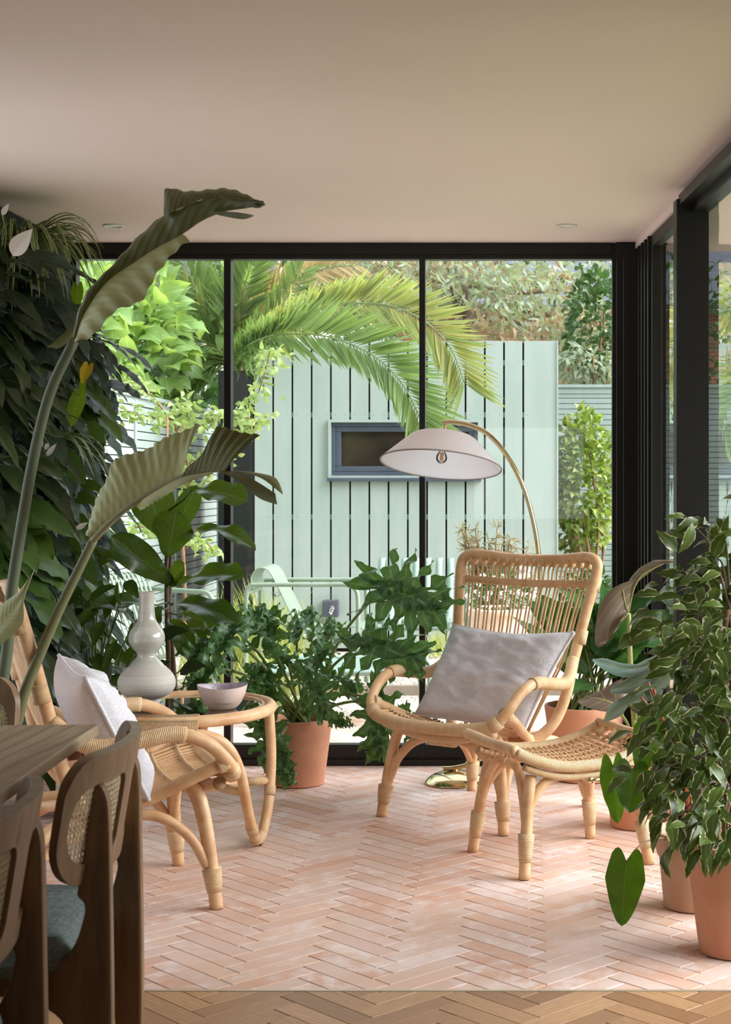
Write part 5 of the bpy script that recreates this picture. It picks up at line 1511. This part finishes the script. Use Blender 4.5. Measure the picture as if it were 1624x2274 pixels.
# ------------------------------------------------------------------ broad-leaved plant behind the lounge chair
AC = Vector((.245, 6.72, 0))
r = thing('broad_leaf_plant', 'broad glossy-leaved plant in the large terracotta pot behind the lounge chair', 'potted plant', tuple(AC))
pot(r, AC, .135, .178, .325, M['terra'])
AL_ = [((1330, 1420), (1260, 1335), .055), ((1300, 1440), (1215, 1345), .07), ((1335, 1425), (1390, 1345), .06), ((1360, 1400), (1440, 1340), .06), ((1380, 1420), (1490, 1370), .055),
       ((1345, 1435), (1405, 1425), .065), ((1310, 1470), (1290, 1395), .055), ((1350, 1460), (1340, 1390), .075), ((1280, 1480), (1215, 1420), .05), ((1370, 1470), (1440, 1410), .06), ((1300, 1500), (1240, 1470), .045), ((1390, 1500), (1470, 1470), .05),
       ((1330, 1400), (1330, 1310), .05), ((1270, 1430), (1250, 1360), .05), ((1320, 1520), (1270, 1540), .04), ((1400, 1440), (1480, 1440), .05), ((1240, 1420), (1180, 1350), .05), ((1270, 1500), (1170, 1400), .045),
       ((1328, 1470), (1346, 1415), .075), ((1300, 1452), (1290, 1400), .06), ((1310, 1492), (1280, 1450), .05), ((1390, 1470), (1435, 1412), .055), ((1370, 1430), (1415, 1375), .055), ((1350, 1400), (1415, 1350), .05), ((1420, 1400), (1480, 1372), .045), ((1352, 1492), (1390, 1470), .045), ((1340, 1512), (1376, 1502), .04), ((1300, 1400), (1335, 1350), .045)]
for i, (a, t_, hw) in enumerate(AL_):
    A = W(*a, 6.72 + random.uniform(-.14, .08)); T = A.lerp(W(*t_, 6.62 + random.uniform(-.2, .05)), 1.3)
    petiole(r, AC + Vector((random.uniform(-.07, .07), random.uniform(-.06, .06), .29)), A, .005, mat='stem')
    m_ = MB(); leaf(m_, A, T, (random.uniform(-.3, .3), -.85, .6), hw * 1.2, 'lance', droop=.14, fold=.2, wav=.08, ph=i, nu=14)
    m_.build('leaf', M['aglao'], r)

# ------------------------------------------------------------------ alocasia
KC = Vector((.418, 5.80, 0))
r = thing('potted_alocasia', 'alocasia with a tall pale stalk and a folded brown-backed leaf in a terracotta pot', 'potted plant', tuple(KC))
pot(r, KC, .108, .135, .25, M['terra'])
tall = cr([KC + Vector((-.02, 0, .22)), W(1412, 1640, 5.72), W(1402, 1500, 5.70), W(1397, 1362, 5.68)], 8)
MB().tube(tall, [.0145 - .00028 * i for i in range(len(tall))], 10).build('stalk', plain('pale_stalk', S(170, 174, 112), .5), r)
m_ = MB()
loft2(m_, P_([(1397, 1362), (1404, 1330), (1412, 1300), (1424, 1278)], 5.68, 5.66), P_([(1385, 1368), (1350, 1425), (1322, 1431), (1330, 1352), (1360, 1308), (1400, 1292), (1424, 1278)], 5.60, 5.66), nu=28, nv=7, bulge=.02, corr=.006, nc=3)
loft2(m_, P_([(1397, 1362), (1380, 1385), (1360, 1410), (1330, 1430)], 5.68, 5.6), P_([(1397, 1364), (1388, 1378), (1366, 1400), (1345, 1430)], 5.67, 5.6), nu=12, nv=3)
m_.build('leaf_underside', M['alocb'], r)
m_ = MB()
loft2(m_, P_([(1400, 1345), (1412, 1300), (1440, 1274), (1470, 1254), (1500, 1249)], 5.67, 5.60), P_([(1386, 1312), (1394, 1294), (1420, 1262), (1460, 1243), (1500, 1247)], 5.70, 5.62), nu=24, nv=6, bulge=.01, corr=.004, nc=5)
m_.build('leaf', M['aloc'], r)
vn = MB()
for q in ([(1397, 1362), (1402, 1335), (1410, 1305), (1430, 1275), (1480, 1249)], [(1397, 1362), (1370, 1345), (1350, 1325)], [(1397, 1362), (1365, 1362), (1345, 1352)], [(1397, 1362), (1388, 1335), (1384, 1310)], [(1397, 1362), (1375, 1382), (1345, 1400)]):
    vn.tube(cr([W(x, y, 5.655 - .01 * i) for i, (x, y) in enumerate(q)], 5), .0022, 5)
vn.build('leaf_veins', plain('leaf_vein', S(188, 182, 116), .5), r)
KL = [  # upper edge, midrib, lower edge (pixels), depth, stalk end, material
    ([(1316, 1464), (1345, 1462), (1380, 1472), (1420, 1474), (1450, 1458), (1486, 1449)], [(1316, 1466), (1350, 1474), (1392, 1484), (1430, 1480), (1465, 1464), (1486, 1450)], [(1316, 1468), (1340, 1487), (1382, 1504), (1420, 1500), (1460, 1480), (1486, 1451)], 5.58, 5.44, (1394, 1486), 'aloc'),
    ([(1355, 1530), (1382, 1512), (1420, 1492), (1452, 1474), (1478, 1454), (1486, 1449)], [(1355, 1532), (1400, 1520), (1440, 1500), (1470, 1476), (1486, 1450)], [(1357, 1540), (1395, 1540), (1432, 1528), (1462, 1506), (1482, 1478), (1488, 1452)], 5.46, 5.34, (1436, 1502), 'aloc'),
    ([(1341, 1598), (1356, 1566), (1398, 1540), (1436, 1514), (1468, 1486), (1513, 1471)], [(1342, 1600), (1370, 1576), (1410, 1556), (1450, 1530), (1482, 1500), (1513, 1473)], [(1345, 1604), (1378, 1590), (1404, 1562), (1444, 1556), (1474, 1534), (1494, 1504), (1513, 1478)], 5.38, 5.28, (1420, 1550), 'aloc'),
    ([(1284, 1555), (1308, 1544), (1340, 1530), (1376, 1510), (1396, 1526), (1392, 1560)], [(1284, 1557), (1315, 1550), (1345, 1556), (1372, 1566), (1390, 1566)], [(1284, 1560), (1308, 1572), (1340, 1580), (1372, 1580), (1391, 1568)], 5.60, 5.56, (1356, 1562), 'alocb'),
    ([(1415, 1475), (1440, 1462), (1470, 1456), (1500, 1462)], [(1412, 1480), (1440, 1474), (1470, 1468), (1502, 1466)], [(1412, 1484), (1440, 1484), (1472, 1480), (1504, 1470)], 5.72, 5.70, (1440, 1474), 'aloc')]
for A_, M_, B_, d0, d1, sp_, mt in KL:
    A = W(*sp_, (d0 + d1) / 2 + .01)
    petiole(r, KC + Vector((random.uniform(-.03, .03), random.uniform(-.03, .03), .22)), A, .0055, mat='stem')
    nn_ = 30
    PA, PB, PM = P_(A_, d0 + .05, d1 + .05), P_(B_, d0 - .07, d1 - .07), P_(M_, d0, d1)
    m_ = MB(); loft3(m_, PA, PM, PB, nu=nn_, nv=5, bulge=.008); m_.build('leaf' if mt == 'aloc' else 'leaf_underside', M[mt], r)
    MB().tube(cr([p - Vector((0, .004, 0)) for p in PM], 5), .0018, 5).build('midrib', plain('leaf_rib', S(172, 178, 128), .5), r)

# ------------------------------------------------------------------ heart-leaved plant in the pale pot
HC = Vector((.512, 4.70, 0))
r = thing('heart_leaf_plant', 'heart-leaved plant with red stalks in a pale banded pot, one leaf hanging to the floor', 'potted plant', tuple(HC))
pot(r, HC, .098, .128, .235, M['terra2'], band=.075)
MB().lathe([(.085, .20), (.092, .235 - .03), (.094, .209), (.09, .209)], HC, 40).build('inner_pot', M['rubber'], r)
hb = HC + Vector((0, 0, .20))
HL = [((1392, 1914), (1381, 2057), 4.50, 4.46, .066, (-.1, -1, .15), [W(1462, 1862, 4.60), W(1420, 1880, 4.55)]),
      ((1404, 1708), (1398, 1806), 4.55, 4.50, .066, (.2, -1, .15), [W(1470, 1720, 4.65)]),
      ((1362, 1700), (1373, 1830), 4.60, 4.55, .05, (-.45, -.85, .2), [W(1470, 1720, 4.68)]),
      ((1466, 1606), (1418, 1712), 4.62, 4.56, .075, (-.1, -1, .2), [W(1500, 1640, 4.68)]),
      ((1470, 1600), (1540, 1580), 4.7, 4.7, .06, (.1, -.6, .8), [W(1500, 1640, 4.7)]),
      ((1470, 1740), (1440, 1800), 4.72, 4.7, .05, (.1, -.9, .3), [W(1500, 1760, 4.7)]),
      ((1510, 1850), (1500, 1890), 4.58, 4.55, .03, (.1, -.9, .3), [W(1520, 1840, 4.6)])]
for i, (a, t_, d0, d1, hw, n_, md) in enumerate(HL):
    A = W(*a, d0)
    st = cr([hb + Vector((random.uniform(-.03, .03), random.uniform(-.03, .03), -.01))] + md + [A], 8)
    MB().tube(st, .0032, 7).build('stalk', M['redstem'] if i else plain('dull_stalk', S(150, 116, 92), .6), r)
    m_ = MB(); leaf(m_, A, W(*t_, d1), n_, hw, 'heart', cord=.22, droop=.03, fold=.12, wav=.05, ph=i, nu=20, nv=10)
    m_.build('leaf', M['heart'], r)
for q in ([(1440, 1515), (1462, 1570), (1480, 1620), (1510, 1720)], [(1452, 1530), (1470, 1590), (1490, 1640), (1515, 1720)], [(1424, 1548), (1450, 1580), (1474, 1606), (1515, 1700)]):
    MB().tube(cr([W(x, y, 4.68) for x, y in q] + [hb], 8), .0036, 7).build('stalk', M['redstem'], r)

# ------------------------------------------------------------------ variegated fig at the right edge
GC = Vector((.578, 4.25, 0))
r = thing('variegated_fig', 'variegated small-leaved weeping fig in the tall terracotta pot at the right edge', 'potted plant', tuple(GC))
pot(r, GC, .105, .145, .308, M['terra'], rim=.014)
def XRm(d): return XR(d) - .05
trk = MB()
for k_ in range(3):
    pts = []
    for i in range(20):
        z = .28 + i * .035; a = i * .55 + k_ * 2.1
        pts.append((GC.x + .014 * math.cos(a) - .02, GC.y + .014 * math.sin(a), z))
    trk.tube(cr(pts, 3), .009, 7)
trk.build('braided_trunk', M['bark2'], r)
rd = random.Random(5)
br, P, D, Nn = MB(), [], [], []
tips = []
def tip(x, y, d, n=26, s=.06):
    tips.append((W(x, y, d), n, s))
for x, y, n, s in [(1540, 1165, 9, .03), (1590, 1240, 26, .05), (1610, 1190, 18, .05), (1520, 1290, 15, .045), (1575, 1330, 40, .06), (1480, 1345, 6, .03), (1600, 1400, 46, .07), (1545, 1400, 22, .05), (1450, 1395, 5, .03), (1610, 1300, 40, .06),
                   (1595, 1480, 40, .06), (1555, 1470, 12, .04), (1610, 1560, 40, .07), (1560, 1545, 34, .05), (1515, 1565, 12, .035), (1470, 1530, 4, .03), (1540, 1610, 46, .06), (1495, 1625, 20, .04), (1600, 1640, 50, .07), (1560, 1690, 56, .06), (1500, 1690, 34, .05),
                   (1450, 1715, 14, .035), (1610, 1720, 40, .06), (1540, 1750, 40, .06), (1480, 1760, 16, .045), (1590, 1800, 40, .06), (1530, 1810, 26, .05), (1500, 1835, 9, .03), (1610, 1850, 26, .05), (1560, 1860, 18, .04), (1600, 1905, 8, .02), (1650, 1300, 40, .07), (1660, 1450, 50, .08), (1660, 1600, 60, .08), (1660, 1750, 50, .08), (1650, 1200, 22, .06), (1460, 1405, 5, .025), (1430, 1450, 4, .03)]:
    tip(x, y, rd.uniform(4.0, 4.45), n, s)
for c, n, s in tips:
    root_ = Vector((GC.x - .02, GC.y, min(.95, max(.45, c.z - .12))))
    b_ = cr([root_, root_.lerp(c, .5) + Vector((0, 0, .05)), c], 8); br.tube(b_, [.0045 - .00018 * i for i in range(len(b_))], 5)
    for _ in range(int(n * .62) + 1):
        p = c + Vector((rd.gauss(0, s), rd.gauss(0, s * .9), rd.gauss(0, s * .9)))
        if p.x > XRm(p.y) - .03: p.x = XRm(p.y) - .03 - rd.random() * .04
        d_ = (p - root_).normalized() * .5 + Vector((rd.gauss(-.1, .45), rd.gauss(-.15, .4), rd.gauss(-.55, .35)))
        P.append(tuple(p)); D.append(tuple(d_)); Nn.append((rd.gauss(-.2, .4), rd.gauss(-.6, .4), rd.gauss(.7, .4)))
m_ = MB(); L_ = RNG.uniform(.06, .098, len(P)); foliage(m_, P, D, Nn, L_, L_ * RNG.uniform(.19, .25, len(P)), droop=.14, fold=.22, mid=.42)
m_.build('foliage', M['ficus'], r); br.build('branches', M['bark'], r)

# ------------------------------------------------------------------ planted wall on the left
LW0, LW1 = 5.55, 6.98
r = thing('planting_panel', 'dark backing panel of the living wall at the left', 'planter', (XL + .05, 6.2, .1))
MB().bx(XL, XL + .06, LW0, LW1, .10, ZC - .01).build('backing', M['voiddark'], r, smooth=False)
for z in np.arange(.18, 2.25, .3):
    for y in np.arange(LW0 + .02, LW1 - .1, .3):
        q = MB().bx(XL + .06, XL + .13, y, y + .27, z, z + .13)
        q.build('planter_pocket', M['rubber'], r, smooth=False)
def clump(name, label, cat, base, n, L, hwf, mat, shape, spread=(.8, .5, .6), out=(1, -.35, .1), droop=.3, group=None, hang=.55, seed=0, nlow=False):
    rg = random.Random(seed); base = Vector(base)
    r = thing(name, label, cat, tuple(base), group)
    lv, st = MB(), MB()
    for i in range(n):
        d = Vector((out[0] + rg.gauss(0, spread[0] * .5), out[1] + rg.gauss(0, spread[1]), out[2] + rg.gauss(0, spread[2]))).normalized()
        if d.x < .1: d.x = .1 + rg.random() * .4
        l = L * rg.uniform(.7, 1.2)
        A = base + d * l * rg.uniform(.35, .9) + Vector((0, rg.gauss(0, .05), rg.gauss(0, .05)))
        T = A + (d * .7 + Vector((rg.gauss(.1, .2), rg.gauss(0, .3), -hang - rg.random() * .6))).normalized() * l
        st.tube(cr([base, base.lerp(A, .55) + Vector((0, 0, .03)), A], 4), .0028, 5)
        leaf(lv, A, T, (d.x * .8, d.y * .6 - .4, .7), l * hwf, shape, cord=.18 if shape == 'heart' else 0, droop=droop * .4, fold=.2, wav=.1, ph=i, nu=9, nv=4)
    lv.build('foliage', mat, r); st.build('stalks', M['dstem'], r)
    return r
GRP = 'dark drooping plants of the living wall'
k_ = 0
for z in (.42, .72, 1.02, 1.32, 1.62, 1.90):
    for y in (5.62, 5.92, 6.22, 6.52, 6.8):
        k_ += 1; rg = random.Random(k_)
        kind = rg.choice(['lance', 'lance', 'oval', 'heart', 'lance'])
        mt = rg.choice(['lily', 'livd', 'lily', 'livd', 'livg'])
        clump('hanging_plant', 'dark drooping-leaved plant growing from the living wall on the left', 'plant', (XL + .12, y, z), 20, rg.uniform(.16, .24), {'lance': .16, 'oval': .2, 'heart': .34}[kind], M[mt], kind, group=GRP, seed=k_)
clump('hanging_plant', 'dark drooping-leaved plant growing from the living wall on the left', 'plant', (XL + .12, 5.75, 2.16), 20, .2, .17, M['livd'], 'lance', group=GRP, seed=77)
# fine-leaved creepers low on the wall
clump('creeper', 'small-leaved bright creeper low on the living wall beside the rattan chair back', 'plant', (XL + .14, 6.35, .62), 60, .07, .3, M['livg'], 'oval', spread=(1.2, 1.6, 2.2), seed=81)
clump('creeper', 'small-leaved dark creeper at the very foot of the living wall', 'plant', (XL + .14, 6.3, .36), 60, .07, .3, M['livd'], 'oval', spread=(1.2, 1.6, 2.2), seed=82)
# lime heart leaves hanging at the outer edge
def trail(name, label, items, mat, stem='dstem'):
    r = thing(name, label, 'plant', tuple(W(60, items[0][0][1], 6.3)))
    a0 = W(40, items[0][0][1], 6.4)
    for i, (a, t_, d, hw, n_) in enumerate(items):
        A = W(*a, d)
        MB().tube(cr([Vector((XL + .12, d + .1, A.z + .03)), Vector((XL + .12, d + .1, A.z + .03)).lerp(A, .6) + Vector((0, 0, .04)), A], 6), .002, 5).build('stalk', M[stem], r)
        m_ = MB(); leaf(m_, A, W(*t_, d - .03), n_, hw, 'heart', cord=.2, droop=.04, fold=.15, wav=.05, nu=14, nv=8, ph=i)
        m_.build('leaf', mat, r)
    return r
trail('trailing_pothos', 'lime heart-leaved trailer hanging at the outer edge of the living wall, above the fence', [((172, 636), (172, 690), 6.2, .030, (0, -1, .1)), ((160, 692), (152, 732), 6.2, .02, (0, -1, .1)), ((176, 878), (156, 950), 6.0, .036, (.1, -1, .1)), ((168, 880), (148, 930), 6.05, .02, (-.3, -1, .1)), ((112, 780), (86, 826), 5.9, .03, (.3, -.9, .3)), ((186, 845), (180, 880), 6.1, .016, (0, -1, 0))], M['lime'])
trail('trailing_pothos', 'small yellow leaf hanging in front of the fence cap', [((196, 812), (182, 852), 6.0, .028, (0, -1, .1))], plain('yellow_leaf', S(206, 180, 44), .5))
trail('trailing_pothos', 'single dull green leaf on a long thin stalk in front of the fence slats', [((206, 946), (232, 985), 5.9, .030, (-.2, -1, .1))], M['livg'])
trail('oval_leaf_philodendron', 'bright oval-leaved plant at the edge of the living wall beside the lower big leaf', [((190, 1075), (228, 1088), 6.0, .03, (0, -.8, .6)), ((176, 1105), (214, 1115), 6.0, .035, (0, -.8, .5)), ((170, 1150), (200, 1170), 6.0, .03, (0, -.9, .3)), ((140, 1010), (190, 1075), 5.95, .05, (.1, -.9, .3)), ((150, 1200), (180, 1240), 5.95, .04, (0, -1, .2)), ((185, 1240), (215, 1300), 5.9, .04, (0, -1, .2))], M['livg'])
# spider plants
def spider(name, label, base, n, L, mat, seed, out=(.6, -.3, .8), hw=.007):
    rg = random.Random(seed); base = Vector(base); r = thing(name, label, 'plant', tuple(base))
    m_ = MB()
    for i in range(n):
        d = Vector((out[0] + rg.gauss(0, .35), out[1] + rg.gauss(0, .5), out[2] + rg.gauss(0, .25))).normalized(); l = L * rg.uniform(.6, 1.15)
        h = Vector((d.x, d.y, 0)).normalized(); gv = rg.uniform(.55, .95)
        pts = []
        for k in range(13):
            t = k / 12; pts.append(base + h * l * (1.15 * t - .25 * t * t) * .8 + Vector((0, 0, l * (d.z * .85 * t - gv * t ** 2.6))))
        rows = []; sd = Vector((-h.y, h.x, 0)); uv = []
        for k, p in enumerate(pts):
            t = k / 12; w = hw * (math.sin(math.pi * min(1, t * .9 + .1)) ** .5)
            rows.append([p - sd * w + Vector((0, 0, w * .5)), p, p + sd * w + Vector((0, 0, w * .5))]); uv += [(t, 0.), (t, .5), (t, 1.)]
        m_.grid(rows, uvs=uv)
    m_.build('foliage', mat, r); return r
spider('spider_plant', 'arching spider plant at the top of the living wall against the ceiling', (XL + .16, 5.95, 2.19), 90, .46, M['spider'], 3, hw=.0075, out=(.55, -.35, .75))
spider('spider_plant', 'spider plant with thin striped blades hanging in front of the fence slats', tuple(W(120, 985, 6.1)), 26, .30, M['spider'], 4, out=(.9, -.2, .45), hw=.006)
spider('spider_plant', 'pale spider plant low on the living wall behind the big leaf stalks', tuple(W(20, 1250, 5.8)), 26, .26, M['spider'], 6, out=(.8, -.4, .45), hw=.006)
# peace lilies with white spathes
def peace_lily(label, base, flowers, seed):
    r = clump('peace_lily', label, 'plant', base, 14, .24, .2, M['lily'], 'lance', seed=seed)
    for a, t_, d, hw in flowers:
        A = W(*a, d)
        MB().tube(cr([Vector(base), Vector(base).lerp(A, .6) + Vector((.02, 0, .04)), A], 6), .0025, 6).build('flower_stalk', M['stem'], r)
        m_ = MB(); leaf(m_, A, W(*t_, d), (.1, -1, .1), hw, 'lance', droop=.06, fold=.35, nu=12)
        m_.build('spathe', M['spathe'], r)
    return r
peace_lily('peace lily with one large white flower near the top of the living wall', (XL + .12, 5.85, 2.0), [((28, 568), (72, 508), 5.42, .036), ((5, 478), (20, 452), 5.5, .012)], 91)
peace_lily('peace lily with small white flowers halfway down the living wall', (XL + .12, 6.0, 1.45), [((104, 1012), (126, 985), 5.8, .011), ((108, 985), (100, 1000), 5.8, .01), ((170, 1175), (196, 1160), 5.9, .012)], 92)
# floor plants between the wall and the table
def floorplant(name, label, c, leaves, mat, h=.22, rb=.09, rt=.12, shape='lance', stem='dstem'):
    c = Vector(c); r = thing(name, label, 'potted plant', tuple(c)); pot(r, c, rb, rt, h, M['terra'])
    for i, (a, t_, d, hw, n_) in enumerate(leaves):
        A = W(*a, d); petiole(r, c + Vector((random.uniform(-.03, .03), random.uniform(-.03, .03), h - .04)), A, .003, mat=stem)
        m_ = MB(); leaf(m_, A, W(*t_, d - .08), n_, hw, shape, droop=.12, fold=.2, wav=.08, ph=i, nu=12)
        m_.build('leaf', mat, r)
    return r
nn = (-.1, -.75, .6)
floorplant('hoya_plant', 'leafy trailing plant between living wall and grey vase', (-1.80, 6.35, 0), [((200, 1330), (262, 1300), 6.2, .03, nn), ((215, 1350), (170, 1400), 6.2, .035, nn), ((230, 1380), (205, 1440), 6.2, .03, nn), ((190, 1420), (140, 1470), 6.2, .04, nn), ((240, 1430), (285, 1480), 6.15, .035, nn), ((215, 1450), (235, 1530), 6.15, .03, nn), ((260, 1420), (225, 1510), 6.1, .022, nn), ((180, 1460), (150, 1530), 6.2, .035, nn), ((160, 1350), (120, 1420), 6.3, .04, nn), ((255, 1320), (232, 1380), 6.3, .03, nn), ((180, 1300), (150, 1350), 6.3, .035, nn), ((280, 1290), (310, 1330), 6.2, .03, nn), ((268, 1345), (262, 1290), 6.1, .02, nn), ((170, 1500), (190, 1560), 6.2, .035, nn), ((250, 1500), (300, 1540), 6.2, .035, nn)], M['livg'])
floorplant('schefflera_plant', 'low dark plant behind the glass table', (-1.72, 5.98, 0), [((300, 1450), (330, 1400), 6.0, .03, nn), ((330, 1500), (380, 1470), 6.0, .04, nn), ((400, 1490), (460, 1480), 6.0, .04, nn), ((290, 1500), (240, 1480), 6.0, .04, nn), ((420, 1520), (470, 1540), 6.0, .04, nn), ((350, 1420), (420, 1400), 6.1, .04, nn), ((180, 1480), (210, 1530), 5.95, .04, nn), ((300, 1380), (260, 1350), 6.1, .03, nn)], M['livd'], h=.20)
# ------------------------------------------------------------------ camera, light
cam = bpy.data.cameras.new('camera'); co = bpy.data.objects.new('camera', cam); COL.objects.link(co)
co.location = (0, 0, CH); co.rotation_euler = (math.pi / 2, 0, 0)
cam.sensor_fit = 'HORIZONTAL'; cam.sensor_width = 24.0; cam.lens = F / 1624 * 24.0
cam.shift_x = (812 - CX) / 1624; cam.shift_y = -(1137 - CY) / 1624
cam.clip_end = 200
cam.dof.use_dof = True; cam.dof.focus_distance = 6.0; cam.dof.aperture_fstop = 9.
SC.camera = co

wd = bpy.data.worlds.new('overcast_sky'); SC.world = wd; wd.use_nodes = True
nt = wd.node_tree; nt.nodes.clear(); N = NT(nt)
out = nt.nodes.new('ShaderNodeOutputWorld')
g = N.n('SeparateXYZ'); N.l(N.coord('Generated'), g.inputs[0])
col = N.mix(N.smooth(g.outputs[2], -.05, .7), (.92, .965, 1.0, 1), (.78, .89, 1.0, 1))
bg = N.n('Background'); N.l(col, bg.inputs[0]); bg.inputs[1].default_value = 1.0
N.l(bg.outputs[0], out.inputs[0])
sn = bpy.data.lights.new('veiled_sun', 'SUN'); sn.energy = 6.5; sn.angle = math.radians(65); sn.color = (.96, .98, 1.0)
so_ = bpy.data.objects.new('veiled_sun', sn); COL.objects.link(so_)
so_.rotation_euler = Vector((-1.0, .02, -.75)).to_track_quat('-Z', 'Y').to_euler(); so_.location = (5, 4, 9)

SC.view_settings.view_transform = 'Standard'; SC.view_settings.look = 'None'
SC.view_settings.gamma = 1; SC.view_settings.use_curve_mapping = False
SC.view_settings.exposure = 1.04
try:
    cy = SC.cycles
    cy.use_denoising = True; cy.denoiser = 'OPENIMAGEDENOISE'
    cy.max_bounces = 10; cy.diffuse_bounces = 5; cy.glossy_bounces = 4; cy.transmission_bounces = 6; cy.transparent_max_bounces = 16
    cy.sample_clamp_indirect = 6.
    cy.caustics_reflective = False; cy.caustics_refractive = False
except Exception: pass
